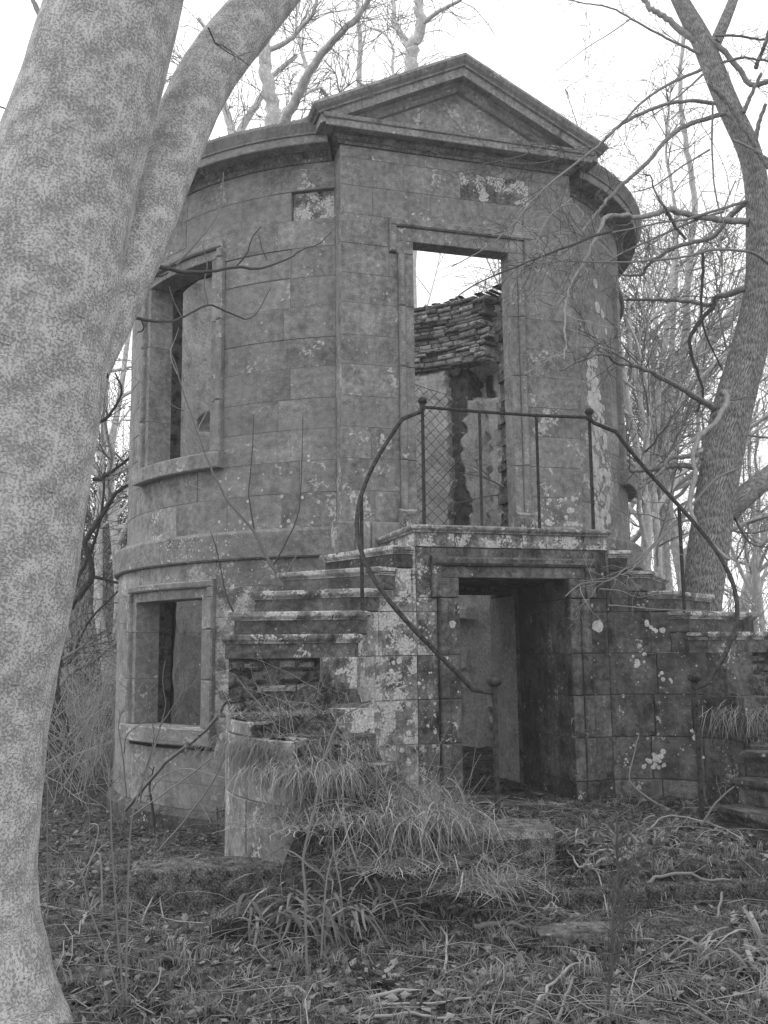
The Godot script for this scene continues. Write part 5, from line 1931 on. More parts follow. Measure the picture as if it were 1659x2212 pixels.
func build_litter() -> void:
	# dead leaves
	for k in 3:
		var lb := MB.new()
		var w := 0.020
		var l := 0.034
		lb.quad(Vector3(-w, 0.004, 0), Vector3(0, 0.0, l), Vector3(w * 0.2, 0.008, 0), Vector3(0, 0.002, -l))
		lb.quad(Vector3(w * 0.2, 0.008, 0), Vector3(0, 0.0, l), Vector3(w * 1.2, 0.0, 0.003), Vector3(0, 0.002, -l))
		tag_mass(["dark wet leaf litter scattered over the woodland floor", "mid-grey dead leaves scattered over the woodland floor", "palest dead leaves dotted over the woodland floor"][k], "leaf litter", "fallen_leaves", lb.make(), M["leaf%d" % k], strew([5200, 4200, 600][k], func(p: Vector3) -> Transform3D:
			return Transform3D(Basis.from_euler(Vector3(rng.randfn(0, 0.45), rng.randf() * TAU, rng.randfn(0, 0.45))).scaled(Vector3.ONE * rng.randf_range(0.5, 1.25)), p + Vector3.UP * 0.008), -3.6, 4.2, -3.4, -13.5, 5.0 + k))
	# short moss and grass
	for k in 3:
		var gb := MB.new()
		for j in 9:
			var a := rng.randf() * TAU
			var o := Vector3(rng.randfn(0, 0.02), 0, rng.randfn(0, 0.02))
			var h: float = [0.022, 0.05, 0.075][k] * rng.randf_range(0.6, 1.3)
			var d := Vector3(cos(a), 0, sin(a)) * h * rng.randf_range(0.3, 1.0)
			gb.blade(PackedVector3Array([o, o + d * 0.3 + Vector3.UP * h * 0.6, o + d + Vector3.UP * h * 0.85]), 0.006, Vector3(-sin(a), 0, cos(a)))
		tag_mass(["short dark moss growing over the ground", "low grass blades sprouting through the moss", "taller pale grass blades sprouting through the moss"][k], "ground cover", "moss_and_grass", gb.make(), [M["mossblade"], M["blade0"], M["blade1"]][k], strew([17000, 3600, 900][k], func(p: Vector3) -> Transform3D:
			return Transform3D(Basis(Vector3.UP, rng.randf() * TAU).scaled(Vector3.ONE * rng.randf_range(0.6, 1.5)), p - Vector3.UP * 0.004), -3.6, 4.2, -3.4, -15.0, 1.0 + k))
	# long dead stalks lying every way
	for k in 2:
		var sb := MB.new()
		sb.tube(PackedVector3Array([Vector3(-0.26, 0, 0), Vector3(-0.1, 0.03, 0.02 - 0.05 * k), Vector3(0.06, 0.035, -0.015), Vector3(0.17, 0.02, 0.03 * k), Vector3(0.27, 0.004, 0.05)]), PackedFloat32Array([0.0032, 0.0028, 0.0024, 0.002, 0.001]), 3, false)
		tag_mass(["long dull dead stalks lying over the ground", "long pale dead stalks lying over the ground"][k], "dry stalks", "dead_stalks", sb.make(), [M["stick"], M["stickpale"]][k], strew([700, 820][k], func(p: Vector3) -> Transform3D:
			return Transform3D(Basis.from_euler(Vector3(rng.randfn(0, 0.3), rng.randf() * TAU, rng.randfn(0, 0.16))).scaled(Vector3.ONE * rng.randf_range(0.4, 1.3)), p + Vector3.UP * 0.01), -3.6, 4.2, -3.6, -11.0))
	# twiglets
	for k in 2:
		var tb := MB.new()
		tb.tube(PackedVector3Array([Vector3(-0.09, 0, 0), Vector3(-0.02, 0.008, 0.006), Vector3(0.04, 0.002, -0.006), Vector3(0.1, 0.012, 0.008)]), PackedFloat32Array([0.0035, 0.003, 0.0028, 0.0015]), 4)
		tag_mass(["small dull twigs strewn over the ground", "small pale twigs strewn over the ground"][k], "twigs", "small_twigs", tb.make(), [M["stick"], M["stickpale"]][k], strew([2400, 800][k], func(p: Vector3) -> Transform3D:
			return Transform3D(Basis.from_euler(Vector3(0, rng.randf() * TAU, rng.randfn(0, 0.15))).scaled(Vector3.ONE * (0.3 + 0.9 * pow(rng.randf(), 2.0))), p + Vector3.UP * 0.008), -3.6, 4.2, -3.4, -12.0))


# a mossy boulder or squared block lying in the grass
func boulder(called: String, label: String, p: Vector3, size: Vector3, turn: float, m: Material, square := 0.75, tilt := 0.0) -> Node3D:
	var t := thing(called, label, "stone", p, turn)
	var cols := 37
	var rows := 22
	var pts := PackedVector3Array()
	for r in rows:
		for c in cols:
			var th := PI * (1.0 - float(r) / (rows - 1))
			var ph := -TAU * c / (cols - 1)
			var d := Vector3(sin(th) * cos(ph), cos(th), sin(th) * sin(ph))
			var box := maxf(absf(d.x), maxf(absf(d.y), absf(d.z)))
			var q := d.lerp(d / box, square)
			q *= Vector3(size.x, size.y, size.z) * 0.5
			var n := 0.10 * nz.get_noise_3d((p.x + q.x) * 16.0, q.y * 16.0, (p.z + q.z) * 16.0) + 0.035 * nz2.get_noise_3d((p.x + q.x) * 70.0, q.y * 70.0, q.z * 70.0)
			q += d * n * minf(size.y, 0.4)
			pts.append(q.rotated(Vector3(0, 0, 1), tilt))
	var mb := MB.new()
	mb.grid(pts, cols, rows)
	part("stone", mb, m, t)
	return t


func fringe(t: Node3D, called: String, size: Vector3, n: int, h: float, m: Material, y: float) -> void:
	var mb := MB.new()
	for k in n:
		var o := Vector3(rng.randf_range(-0.5, 0.5) * size.x, y + 0.02 * rng.randfn(), rng.randf_range(-0.5, 0.5) * size.z)
		var a := rng.randf() * TAU
		var hh := h * rng.randf_range(0.5, 1.3)
		var d := Vector3(cos(a), 0, sin(a)) * hh
		mb.blade(PackedVector3Array([o, o + d * 0.35 + Vector3.UP * hh * 0.6, o + d + Vector3.UP * hh * 0.5]), 0.006, Vector3(-sin(a), 0, cos(a)))
	part(called, mb, m, t, "stuff")


# a tuft of arching blades; `over` bends them down over an edge along that direction
func tuft(label: String, p: Vector3, n: int, length: float, width: float, spread: float, over: Vector3, mats: Array, single := false) -> Node3D:
	var t := thing("grass_tuft", label, "grass tuft", p)
	var mbs := [MB.new(), MB.new(), MB.new()]
	for k in n:
		var a := rng.randf() * TAU
		var o := Vector3(rng.randfn(0, spread), 0, rng.randfn(0, spread))
		var out := (Vector3(cos(a), 0, sin(a)) + over * rng.randf_range(0.2, 1.5)).normalized()
		var l := length * rng.randf_range(0.5, 1.2)
		var pts := PackedVector3Array([o])
		var d := (Vector3.UP * rng.randf_range(0.1, 1.2) + out * rng.randf_range(0.3, 1.1) + Vector3(rng.randfn(0, 0.3), 0, rng.randfn(0, 0.3))).normalized()
		if single:
			d = (d + Vector3.UP * 1.1).normalized()
		var seg := 7
		for j in seg:
			d = (d + (Vector3.DOWN * ((0.42 if single else 0.34) + 0.2 * over.length()) + out * 0.1 + Vector3(rng.randfn(0, 0.2), rng.randfn(0, 0.14), rng.randfn(0, 0.2))) * rng.randf_range(0.6, 1.4)).normalized()
			var q := pts[j] + d * l / seg
			if over == Vector3.ZERO:
				q.y = maxf(q.y, 0.012 + 0.01 * rng.randf())
			pts.append(q)
		var mi := 0 if rng.randf() < 0.35 else (1 if rng.randf() < 0.7 else 2)
		if single:
			var lb := MB.new()
			lb.blade(pts, width * rng.randf_range(0.7, 1.2), out.cross(Vector3.UP).normalized())
			part("leaf", lb, mats[mi], t)
		else:
			(mbs[mi] as MB).blade(pts, width * rng.randf_range(0.6, 1.2), out.cross(Vector3.UP).normalized())
	if not single:
		for k in 3:
			if (mbs[k] as MB).v.size():
				part("blades", mbs[k], mats[k], t, "stuff")
	return t


func on_mound(side: float, rad: float, ang: float) -> Vector3:
	var p := pol(side, rad, ang)
	return site(p.x, p.y, mound(side, rad, ang))


func lying(called: String, label: String, c: String, pts: Array, r0: float, r1: float, m: Material, lift := 0.0, cat := "stick") -> void:
	var line := PackedVector3Array()
	for k in pts.size():
		var q := px(c, pts[k][0], pts[k][1])
		var g := on_ground(q.x, q.y)
		line.append(g + Vector3.UP * (r0 * 0.6 + lift * sin(PI * k / maxf(1.0, pts.size() - 1.0))))
	var o := line[0]
	var t := thing(called, label, cat, o)
	for k in line.size():
		line[k] -= o
	var s := smooth_line(line, 4, r0 * 0.45)
	var mb := MB.new()
	mb.tube(s, taper(s.size(), r0 * 0.85, r1 * 0.6), 6)
	part("wood", mb, m, t)
	if s.size() > 14:
		var tb := MB.new()
		sprigs(tb, s, 5, 0.2, r1 * 0.45)
		part("side_twigs", tb, m, t, "stuff")


# an upright shoot rooted where its first point meets the ground
func shoot(called: String, label: String, c: String, stems: Array, r0: float, r1: float, m: Material, back := 0.0, twigs := 0, cat := "sapling", root := -1.0) -> void:
	var t: Node3D = null
	var o := Vector3.ZERO
	var tb := MB.new()
	for st in stems:
		var q := px(c, st[0][0], st[0][1])
		var g := on_ground(q.x, q.y)
		var d := depth_of(g)
		if root > 0.0:
			d = root
		var line := pxs(c, st, d, d + back)
		if root <= 0.0:
			line[0] = g - Vector3.UP * 0.03
		if t == null:
			o = line[0]
			t = thing(called, label, cat, o)
		for k in line.size():
			line[k] -= o
		var s := smooth_line(line, 4, r0 * 0.25)
		var mb := MB.new()
		mb.tube(s, taper(s.size(), r0, r1), 5)
		part("stem", mb, m, t)
		if twigs:
			sprigs(tb, s, twigs, 0.16, r1 * 0.8)
	if twigs:
		part("twigs", tb, m, t, "stuff")


func build_undergrowth() -> void:
	var dry := [M["blade0"], M["blade1"], M["blade2"]]
	var green := [M["blade0"], M["blade0"], M["blade1"]]
	var straps := [M["strap0"], M["strap1"], M["strap2"]]
	var out := Vector3(-0.6, 0, 0.5).normalized()
	# --- stones
	var lb := boulder("fallen_block", "long mossy fallen block lying left of the stair's outer wall", on_ground(480, 1935) + Vector3.UP * 0.06, Vector3(1.28, 0.30, 0.42), 0.12, M["mosslit"], 0.93)
	fringe(lb, "moss_tufts", Vector3(1.2, 0, 0.36), 300, 0.028, M["mosslight"], 0.13)
	var hum := boulder("moss_hummock", "small dark mossy hummock before the strap-leaved plant", on_ground(520, 2020) + Vector3.UP * 0.02, Vector3(0.42, 0.20, 0.26), 0.5, M["mossdark"], 0.2)
	fringe(hum, "moss_tufts", Vector3(0.34, 0, 0.2), 260, 0.024, M["mosslight"], 0.07)
	boulder("leaning_slab", "thin slab leaning beside the bottom step block", gcrop(960, 1900, 1.728, 310, 455) + Vector3.UP * 0.03, Vector3(0.34, 0.09, 0.22), 0.5, M["stairdark1"], 0.93, 0.45)
	var kb := boulder("kerb_stone", "mossy kerb stone edging the forecourt, nearer the middle", gcrop(960, 1900, 1.728, 830, 560) + Vector3.UP * -0.095, Vector3(0.95, 0.18, 0.2), 0.12, M["moss"], 0.8)
	fringe(kb, "moss_tufts", Vector3(0.9, 0, 0.2), 300, 0.018, M["mosslight"], 0.08)
	var kc := boulder("kerb_stone", "mossy kerb stone edging the forecourt, at the right frame edge", gcrop(960, 1900, 1.728, 1420, 520) + Vector3.UP * -0.09, Vector3(1.25, 0.2, 0.2), 0.10, M["moss"], 0.8)
	fringe(kc, "moss_tufts", Vector3(1.2, 0, 0.2), 360, 0.018, M["mosslight"], 0.09)
	boulder("sunken_slab", "pale flat slab sunk in the moss in the middle foreground", gcrop(960, 1900, 1.728, 870, 775) - Vector3.UP * 0.02, Vector3(0.62, 0.14, 0.26), 0.1, M["stairdark0"], 0.92)
	var ks := boulder("moss_mound", "low mossy mound right of the sunken slab", gcrop(960, 1900, 1.728, 1230, 760), Vector3(0.85, 0.2, 0.4), -0.1, M["moss"], 0.3)
	fringe(ks, "moss_tufts", Vector3(0.75, 0, 0.3), 600, 0.03, M["mossblade"], 0.07)
	# --- tufts on the ruined flights
	tuft("long grass hanging over the outer wall of the left flight, upper clump", on_mound(-1, R2 - 0.12, 112.0), 714, 0.36, 0.006, 0.196, out, [M["blade0"], M["blade0"], M["blade1"]])
	tuft("long grass hanging over the outer wall of the left flight, lower clump", on_mound(-1, R2 - 0.08, 128.0), 748, 0.38, 0.006, 0.196, (out + Vector3(0.3, 0, 0.3)).normalized(), dry)
	tuft("grass clump drooping at the front of the left flight", on_mound(-1, R2 - 0.22, 144.0), 714, 0.42, 0.006, 0.207, Vector3(0.1, 0, 0.8), dry)
	tuft("dark strap-leaved clump on the slope before the doorway", on_mound(-1, 1.45, 150.0), 190, 0.40, 0.013, 0.14, Vector3(0.2, 0, 0.5), green)
	tuft("dry grass covering the top of the left rubble slope", on_mound(-1, 1.5, 98.0), 420, 0.2, 0.006, 0.26, Vector3.ZERO, dry)
	tuft("dry grass in the middle of the left rubble slope", on_mound(-1, 1.25, 118.0), 420, 0.22, 0.006, 0.26, Vector3(0, 0, 0.2), dry)
	tuft("dry grass beside the broken steps of the left flight", on_mound(-1, 1.1, 136.0), 420, 0.22, 0.006, 0.22, Vector3(0, 0, 0.3), dry)
	tuft("grass on the low end of the left flight", on_mound(-1, 1.8, 153.0), 714, 0.4, 0.006, 0.184, Vector3(0, 0, 0.5), dry)
	tuft("pale dry grass fanned out below the bottom step block", gcrop(960, 1900, 1.728, 440, 560), 140, 0.30, 0.006, 0.06, Vector3(0.1, 0, 0.2), [M["blade1"], M["blade2"], M["blade2"]])
	tuft("long grass drooping over the right flight beside the newel post", on_mound(1, R1 + 0.22, 100.0), 714, 0.42, 0.006, 0.172, Vector3(-0.2, 0, 0.8), dry)
	tuft("small grass clump between the lower steps of the right flight", on_mound(1, R1 + 0.35, 128.0), 110, 0.34, 0.012, 0.08, Vector3(-0.2, 0, 0.6), dry)
	tuft("grass high on the rubble of the right flight", on_mound(1, 1.5, 92.0), 150, 0.34, 0.009, 0.16, Vector3(-0.2, 0, 0.4), dry)
	for q in [[132.0, "rank grass against the foot of the left flight's outer wall, nearest the fallen block"], [150.0, "rank grass against the front of the left flight, middle clump of three"], [163.0, "rank grass at the low end of the left flight, next to the bottom step block"]]:
		var fp := pol(-1, R2 + 0.2, q[0])
		var w := site(fp.x, fp.y, 0.0)
		tuft(q[1], ground_at(w.x, w.z), 646, 0.5, 0.006, 0.184, Vector3.ZERO, dry)
	tuft("grass growing over the lower steps of the right flight at the frame edge", on_mound(1, 1.55, 122.0), 420, 0.4, 0.006, 0.2, Vector3(-0.3, 0, 0.5), dry)
	for q in [[128.0, 2120.0, "short grass at the foot of the great trunk, on its right"], [60.0, 2185.0, "short grass in front of the great trunk's root"]]:
		tuft(q[2], on_ground(q[0], q[1]), 420, 0.15, 0.005, 0.14, Vector3.ZERO, green)
	# --- strap-leaved plants with leaves one can tell apart
	tuft("broad strap-leaved clump in the middle foreground", gcrop(0, 1800, 1.728, 1330, 880), 170, 0.52, 0.026, 0.19, Vector3(0.0, 0, 0.15), straps, true)
	tuft("strap-leaved clump at the foot of the long-grassed outer wall", gcrop(0, 1800, 1.728, 1560, 860), 110, 0.46, 0.022, 0.19, Vector3.ZERO, straps, true)
	tuft("flattened strap leaves on the forecourt before the right wall", gcrop(960, 1900, 1.728, 860, 345), 80, 0.38, 0.026, 0.15, Vector3.ZERO, straps, true)
	tuft("strap leaves beside the flattened ones, nearer the newel post", gcrop(960, 1900, 1.728, 1150, 350), 80, 0.40, 0.026, 0.17, Vector3.ZERO, straps, true)
	tuft("pale strap-leaved clump at the right frame edge", gcrop(960, 1900, 1.728, 1560, 870), 80, 0.42, 0.026, 0.14, Vector3.ZERO, straps, true)
	# thin dead stalks tangled over the slope of the left flight and the ground before it
	var ds := thing("dead_stalks", "tangle of thin dead stalks over the grassy left flight and before it", "dry stalks")
	var dm := [MB.new(), MB.new()]
	for k in 190:
		var p := on_mound(-1, rng.randf_range(R1 + 0.1, R2 + 0.05), rng.randf_range(88.0, 168.0)) if k < 120 else ground_at(rng.randf_range(-0.9, 1.1), rng.randf_range(-7.6, -6.2))
		var d := Vector3(rng.randfn(0, 0.8), rng.randf_range(0.2, 1.2), rng.randfn(0, 0.6)).normalized()
		var pts := PackedVector3Array([p])
		var l := rng.randf_range(0.25, 0.75)
		for j in 5:
			pts.append(pts[j] + d * l / 5.0)
			d = (d + Vector3(rng.randfn(0, 0.16), rng.randfn(0, 0.12) - 0.14, rng.randfn(0, 0.16))).normalized()
		(dm[k % 2] as MB).tube(pts, taper(6, 0.0026, 0.0012), 3, false)
	part("stalks", dm[0], M["stickpale"], ds, "stuff")
	part("stalks", dm[1], M["stick"], ds, "stuff")
	# --- shrub growing from the left flight against the wall
	var sh := thing("wall_shrub", "bare shrub growing between the left steps and the drum wall", "shrub")
	var tb := MB.new()
	var dp := 10.6
	branch("stem", pxs("D", [[1140, 560], [1120, 510], [1000, 360], [900, 160], [760, 0], [690, -120], [620, -270], [560, -440], [480, -660], [410, -900], [300, -1080]], dp, dp - 0.4), 0.022, 0.004, M["twig"], sh)
	branch("stem", pxs("D", [[905, 165], [880, 20], [870, -80], [890, -300], [900, -540]], dp, dp), 0.009, 0.004, M["twigdark"], sh, tb, 4, 0.12, 0.003)
	branch("stem", pxs("D", [[1015, 370], [1090, 240], [1160, 80], [1180, -40], [1190, -300], [1195, -520]], dp, dp), 0.010, 0.004, M["twigdark"], sh, tb, 4, 0.12, 0.003)
	branch("stem", pxs("D", [[1110, 500], [1100, 420], [1150, 320], [1190, 250], [1190, 120]], dp, dp), 0.010, 0.004, M["twig"], sh)
	branch("stem", pxs("D", [[1000, 340], [900, 290], [830, 220], [800, 160]], dp, dp), 0.006, 0.003, M["twig"], sh)
	branch("stem", pxs("D", [[830, 760], [740, 560], [700, 380], [670, 250], [640, 165]], dp - 0.3, dp - 0.3), 0.012, 0.004, M["twigdark"], sh, tb, 5, 0.12, 0.003)
	branch("stem", pxs("D", [[740, 545], [680, 440], [610, 345]], dp - 0.3, dp - 0.3), 0.006, 0.003, M["twig"], sh)
	branch("stem", pxs("D", [[740, 530], [770, 430], [800, 325]], dp - 0.3, dp - 0.3), 0.006, 0.003, M["twig"], sh)
	branch("stem", pxs("D", [[560, -440], [620, -560], [660, -640]], dp - 0.4, dp - 0.5), 0.006, 0.003, M["twigpale"], sh)
	branch("stem", pxs("D", [[440, -780], [400, -900], [430, -1000], [450, -1060]], dp - 0.4, dp - 0.5), 0.006, 0.003, M["twigpale"], sh)
	branch("stem", pxs("D", [[480, -560], [400, -600], [260, -700], [180, -760]], dp - 0.4, dp - 0.6), 0.005, 0.003, M["twig"], sh)
	branch("stem", pxs("D", [[700, -70], [600, -90], [470, -130]], dp - 0.4, dp - 0.6), 0.005, 0.003, M["twigpale"], sh)
	part("twigs", tb, M["twig"], sh, "stuff")
	# --- leaning and fallen wood
	shoot("leaning_branch", "dark branch leaning from the ground onto the outer wall of the left flight", "D", [[[130, 1840], [210, 1740], [330, 1600], [500, 1450], [640, 1330], [730, 1190]]], 0.020, 0.016, M["twig"], -2.3, 5, "branch", 10.8)
	shoot("leaning_stick", "long pale stick leaning on the outer wall, upper of two", "D", [[[160, 1880], [300, 1780], [500, 1640], [650, 1520], [810, 1360]]], 0.008, 0.006, M["stickpale"], -2.0, 0, "stick", 10.4)
	shoot("leaning_stick", "pale stick leaning on the outer wall, steeper of two", "D", [[[320, 2090], [470, 1920], [620, 1720], [690, 1600], [745, 1470]]], 0.008, 0.006, M["stickpale"], -0.95, 0, "stick", 9.3)
	shoot("arching_bramble", "thin pale bramble stem arching from the drum to the grassy slope", "D", [[[250, 1790], [330, 1660], [480, 1590], [700, 1640], [950, 1700], [1200, 1765]]], 0.006, 0.004, M["stickpale"], -3.2, 0, "bramble", 10.8)
	shoot("dead_weed", "withered dark weed hanging against the plinth of the drum", "D", [[[300, 1960], [290, 1800], [275, 1700], [300, 1580]]], 0.02, 0.008, M["twigdark"], 0.0, 8, "weed")
	# --- shoots round the drum and in the foreground
	shoot("bare_sapling", "pale forked sapling before the lower left window", "D", [[[215, 1800], [240, 1620], [290, 1480], [340, 1330], [370, 1200], [350, 1050], [370, 940]], [[250, 1600], [300, 1400], [260, 1200], [270, 1130], [320, 1075]], [[330, 1340], [400, 1240], [480, 1130], [555, 1065]]], 0.008, 0.004, M["stick"], 0.0, 2, "sapling", 9.7)
	shoot("bare_sapling", "dark thin sapling crossing the left edge of the drum", "D", [[[135, 1760], [110, 1500], [90, 1300], [180, 1140], [275, 1045]], [[120, 1500], [140, 1380], [270, 1260], [100, 1080]]], 0.008, 0.004, M["twig"], 0.0, 2, "sapling", 10.6)
	shoot("bare_sapling", "three-stemmed sapling in the left foreground", "G", [[[540, 1250], [470, 1050], [390, 820], [350, 660], [270, 535]], [[540, 1250], [505, 900], [480, 480], [470, 250], [450, 150]], [[545, 1250], [550, 800], [570, 430], [640, 200], [690, 60]]], 0.006, 0.003, M["stick"], 0.2, 3)
	shoot("bare_sapling", "crooked pale sapling left of the three-stemmed one", "G", [[[440, 830], [430, 580], [370, 640], [340, 660]], [[330, 700], [400, 580], [425, 460], [390, 450]], [[360, 690], [400, 590], [470, 525]]], 0.008, 0.004, M["stickpale"], 0.1, 2)
	shoot("bare_sapling", "straight thin shoot close beside the great trunk", "G", [[[207, 840], [205, 600], [205, 300], [210, 110]]], 0.005, 0.003, M["stick"], 0.2, 2)
	shoot("bare_sapling", "dark shoots at the drum's left foot", "G", [[[385, 560], [380, 330], [300, 180], [290, 60]], [[530, 510], [480, 400], [330, 290], [300, 160]]], 0.008, 0.004, M["twig"], 0.1, 3)
	shoot("bare_sapling", "tall pale sapling standing before the grassy left flight", "G", [[[1325, 1100], [1320, 760], [1310, 580], [1370, 340], [1395, 180], [1440, 60], [1470, -10], [1560, -60], [1610, -75]], [[1345, 450], [1400, 330], [1410, 200]]], 0.008, 0.004, M["stick"], 0.5, 4)
	shoot("bare_sapling", "second pale sapling just right of the tall one", "G", [[[1385, 1060], [1400, 800], [1420, 640], [1460, 560], [1590, 440], [1640, 300]], [[1500, 980], [1470, 720], [1440, 560], [1445, 450]]], 0.006, 0.003, M["stick"], 0.4, 4)
	shoot("bare_sapling", "dark feathery weed stalk in the right foreground", "H", [[[955, 1130], [985, 900], [990, 700], [1010, 550], [1010, 430], [1005, 230]], [[1000, 900], [1035, 700], [1025, 560], [1100, 400]]], 0.010, 0.005, M["twigdark"], 0.2, 40)
	shoot("bare_sapling", "pale shoots before the right wall of the forecourt", "H", [[[998, 430], [998, 330], [1010, 225]], [[998, 350], [960, 265]], [[1000, 350], [1025, 330]], [[1128, 440], [1130, 320], [1125, 260], [1170, 240]]], 0.008, 0.006, M["stick"], 0.0, 0)
	shoot("bare_sapling", "thin whip rising across the lower doorway", "E", [[[745, 1700], [790, 1450], [820, 1210], [815, 1190]]], 0.006, 0.003, M["stick"], 0.0, 3)
	shoot("bare_sapling", "pale bent stems beside the newel post before the door", "E", [[[735, 1900], [735, 1690], [720, 1620], [690, 1560], [640, 1530]], [[745, 1700], [560, 1720], [400, 1770]], [[730, 1800], [640, 1640], [520, 1530], [300, 1410]], [[975, 1850], [980, 1780], [930, 1700], [860, 1670], [780, 1690]]], 0.006, 0.004, M["stickpale"], 0.0, 2)
	shoot("bare_sapling", "pale twig shooting from the wall before the right flight", "F", [[[700, 1790], [560, 1720], [430, 1600], [455, 1440], [485, 1310]]], 0.009, 0.005, M["stickpale"], 0.0, 0)
	shoot("bare_sapling", "tangle of pale stems on the lower steps of the right flight", "F", [[[860, 1890], [960, 1740], [1070, 1640]], [[960, 1640], [1080, 1630], [1280, 1580]], [[950, 1690], [1100, 1695], [1280, 1690]], [[1040, 1560], [1060, 1400], [1140, 1290], [1280, 1200]]], 0.012, 0.006, M["stick"], 0.0, 3)
	shoot("bare_sapling", "knotted stems before the broad strap leaves", "G", [[[1460, 760], [1350, 640], [1290, 590], [1240, 560]], [[1620, 760], [1560, 640], [1520, 560], [1480, 430], [1450, 350]]], 0.009, 0.005, M["stickpale"], 0.1, 2)
	# --- sticks on the ground
	var sp: Material = M["stickpale"]
	var sd: Material = M["stick"]
	lying("fallen_stick", "pale forked stick standing on its tips left of the moss hummock", "G", [[610, 880], [645, 835], [680, 800], [700, 850], [720, 887]], 0.009, 0.007, sp, 0.05)
	lying("fallen_stick", "short thick stick in the open moss of the left foreground", "G", [[635, 1060], [720, 1052], [800, 1060], [890, 1066]], 0.012, 0.009, sd)
	lying("fallen_stick", "pale curved stick below the strap-leaved plant", "G", [[1050, 1110], [1130, 1120], [1190, 1140], [1255, 1157]], 0.012, 0.009, sp)
	lying("fallen_stick", "crooked pale stick next to the curved one", "G", [[1265, 1175], [1310, 1205], [1350, 1220], [1385, 1222]], 0.012, 0.010, sp)
	lying("fallen_stick", "straight stick poking from under the strap leaves", "G", [[1465, 950], [1540, 968], [1660, 1000]], 0.014, 0.010, sd)
	lying("fallen_stick", "long thin stick lying right of the great trunk", "G", [[150, 820], [300, 822], [420, 832], [560, 872], [640, 925]], 0.009, 0.005, sp)
	lying("fallen_stick", "short bent white stick near the crooked sapling", "G", [[360, 920], [365, 890], [385, 860], [430, 795]], 0.012, 0.008, sp, 0.04)
	lying("fallen_stick", "thin stick across the moss under the short thick one", "G", [[580, 1120], [680, 1122], [760, 1110], [830, 1090]], 0.007, 0.005, sd)
	lying("fallen_stick", "small looped white twig by the foot of the great trunk", "G", [[245, 745], [280, 728], [318, 745], [300, 770], [255, 775]], 0.008, 0.006, sp, 0.03)
	lying("fallen_stick", "thick pale bough lying left of the sunken slab", "H", [[390, 712], [480, 730], [560, 745], [640, 738], [740, 705]], 0.024, 0.016, sd, 0.0, "branch")
	lying("fallen_stick", "mottled bough running into the sunken slab", "H", [[720, 660], [790, 680], [860, 692], [920, 712], [970, 738]], 0.018, 0.012, sd, 0.0, "branch")
	lying("fallen_stick", "long pale stick along the bottom frame edge, upper of three", "H", [[-60, 1035], [120, 1008], [330, 990], [500, 975], [600, 985], [700, 997]], 0.013, 0.008, sp)
	lying("fallen_stick", "long thin stick along the bottom frame edge, middle of three", "H", [[-40, 1058], [270, 1066], [450, 1040], [600, 1020], [700, 1030]], 0.008, 0.005, sp)
	lying("fallen_stick", "pale stick along the bottom frame edge, lowest of three", "H", [[-40, 1120], [130, 1128], [260, 1130], [400, 1115], [510, 1103]], 0.010, 0.007, sp)
	lying("fallen_stick", "stout pale branch slanting up in the right foreground", "H", [[600, 1135], [680, 1060], [740, 1000], [830, 935], [890, 890]], 0.012, 0.008, sp, 0.04, "branch")
	lying("fallen_stick", "flat pale stick right of the weed stalk", "H", [[985, 960], [1060, 962], [1150, 966], [1290, 962], [1420, 966]], 0.016, 0.010, sd)
	lying("fallen_stick", "long dark branch rising across the right foreground", "H", [[1180, 905], [1350, 815], [1480, 745], [1660, 650]], 0.009, 0.006, sd, 0.05, "branch")
	lying("fallen_stick", "dark straight branch lying before the kerb stones", "H", [[1140, 575], [1180, 550], [1300, 570], [1460, 580], [1680, 580]], 0.016, 0.012, M["twig"], 0.05, "branch")
	lying("fallen_stick", "curved grey branch standing below the dark straight one", "H", [[1465, 590], [1445, 700], [1410, 770], [1370, 840]], 0.011, 0.008, sd, 0.05, "branch")
	lying("fallen_stick", "pale twig upright below the strap-leaved clump", "H", [[260, 925], [272, 850], [260, 780], [215, 715]], 0.010, 0.007, sp, 0.05)
	lying("fallen_stick", "pale stick leaning below the bottom step block", "H", [[790, 400], [840, 470], [880, 520], [930, 600], [970, 690]], 0.009, 0.006, sp, 0.05)
	lying("fallen_stick", "pale stick lying on the forecourt", "H", [[835, 455], [900, 440], [950, 425], [1030, 408]], 0.013, 0.010, sp)
	lying("fallen_stick", "pale arched stick over the strap leaves of the forecourt", "H", [[1060, 350], [1150, 310], [1240, 296], [1400, 330], [1500, 352], [1575, 380]], 0.010, 0.007, sp, 0.06)
	lying("fallen_stick", "stick pointing at the viewer under the slanting branch", "H", [[745, 1145], [790, 1060], [820, 1000], [840, 960]], 0.011, 0.009, sd, 0.04)
	lying("fallen_stick", "pale stick at the bottom right of the slanting branch", "H", [[1000, 1060], [1040, 1090], [1110, 1145]], 0.012, 0.010, sp)
	lying("fallen_stick", "thin stick between the moss and the slanting branch", "H", [[545, 925], [640, 880], [720, 850], [790, 830]], 0.007, 0.005, sd)
	lying("fallen_stick", "fanned pale stalk at the right foreground, upper one", "H", [[960, 1010], [1150, 1040], [1300, 1060], [1480, 1070]], 0.008, 0.006, sp)
	lying("fallen_stick", "fanned pale stalk at the right foreground, lower one", "H", [[960, 1030], [1150, 1075], [1300, 1110], [1450, 1140]], 0.008, 0.006, sd)
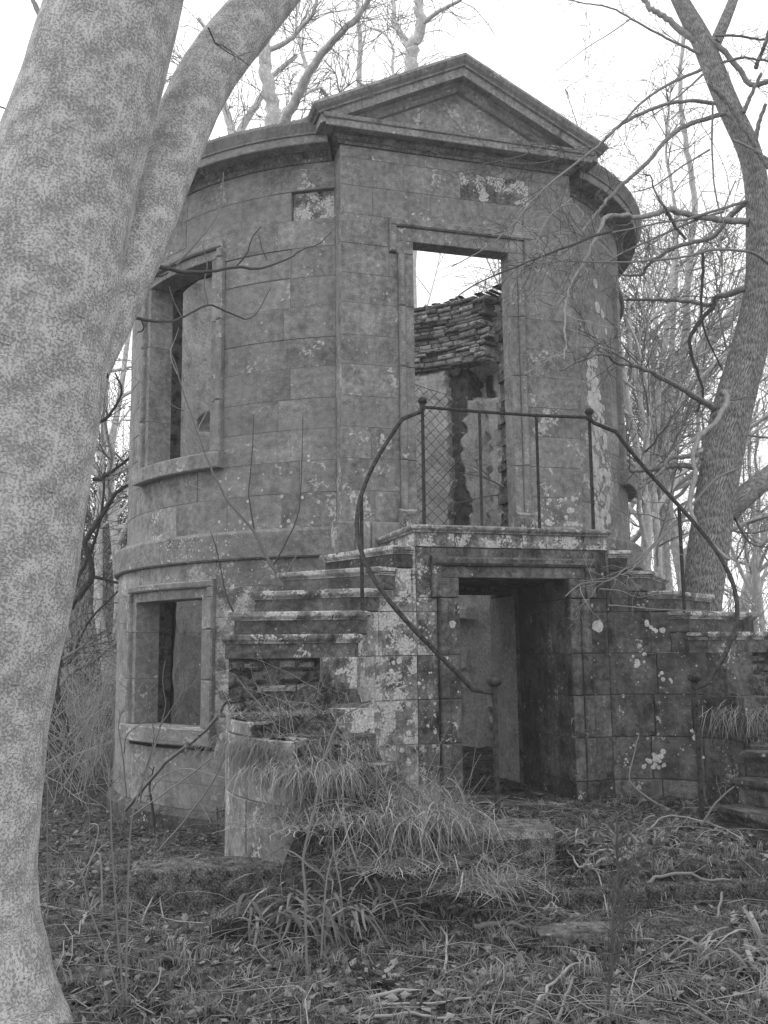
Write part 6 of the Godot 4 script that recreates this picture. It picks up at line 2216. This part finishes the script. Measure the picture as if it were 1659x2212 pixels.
	lying("fallen_stick", "white curled bark strip in front of the bottom step block", "H", [[690, 680], [720, 660], [745, 690], [720, 710]], 0.012, 0.008, sp, 0.03, "bark strip")


func _ready() -> void:
	rng.seed = 4711
	nz.seed = 3
	nz.frequency = 0.05
	nz.fractal_octaves = 4
	nz2.seed = 8
	nz2.frequency = 0.05
	nz2.fractal_octaves = 2
	# --- camera
	cam = Camera3D.new()
	cam.name = "camera"
	cam.keep_aspect = Camera3D.KEEP_HEIGHT
	cam.fov = 54.555
	cam.near = 0.05
	cam.far = 600.0
	cam.position = EYE
	cam.rotation = Vector3(0.1412, 0.0, -0.0115)
	add_child(cam)
	cam.current = true
	# --- sky, sun, exposure
	var sky := ProceduralSkyMaterial.new()
	sky.sky_top_color = Color(0.97, 0.97, 0.97)
	sky.sky_horizon_color = Color(1, 1, 1)
	sky.ground_horizon_color = Color(0.75, 0.75, 0.75)
	sky.ground_bottom_color = Color(0.4, 0.4, 0.4)
	sky.sun_angle_max = 1.0
	sky.energy_multiplier = 1.7
	var env := Environment.new()
	env.background_mode = Environment.BG_SKY
	env.sky = Sky.new()
	env.sky.sky_material = sky
	env.tonemap_mode = Environment.TONE_MAPPER_LINEAR
	env.tonemap_exposure = 0.97
	env.fog_enabled = true
	env.fog_density = 0.0028
	env.fog_light_color = Color(1, 1, 1)
	env.sdfgi_enabled = true
	env.ssao_enabled = true
	env.ssil_enabled = true
	var we := WorldEnvironment.new()
	we.name = "world_environment"
	we.environment = env
	add_child(we)
	var sun := DirectionalLight3D.new()
	sun.name = "sun"
	sun.light_energy = 0.5
	sun.light_angular_distance = 14.0
	sun.light_color = Color(1.0, 1.0, 1.0)
	sun.shadow_enabled = true
	sun.rotation_degrees = Vector3(-42.0, -115.0, 0.0)
	add_child(sun)
	var t0 := Time.get_ticks_msec()
	make_materials()
	print("materials ", Time.get_ticks_msec() - t0)
	build_ground()
	build_tower()
	build_stair()
	build_railing()
	print("buildings ", Time.get_ticks_msec() - t0)
	build_near_trees()
	build_wood()
	print("trees ", Time.get_ticks_msec() - t0)
	build_undergrowth()
	build_litter()
	print("all ", Time.get_ticks_msec() - t0)
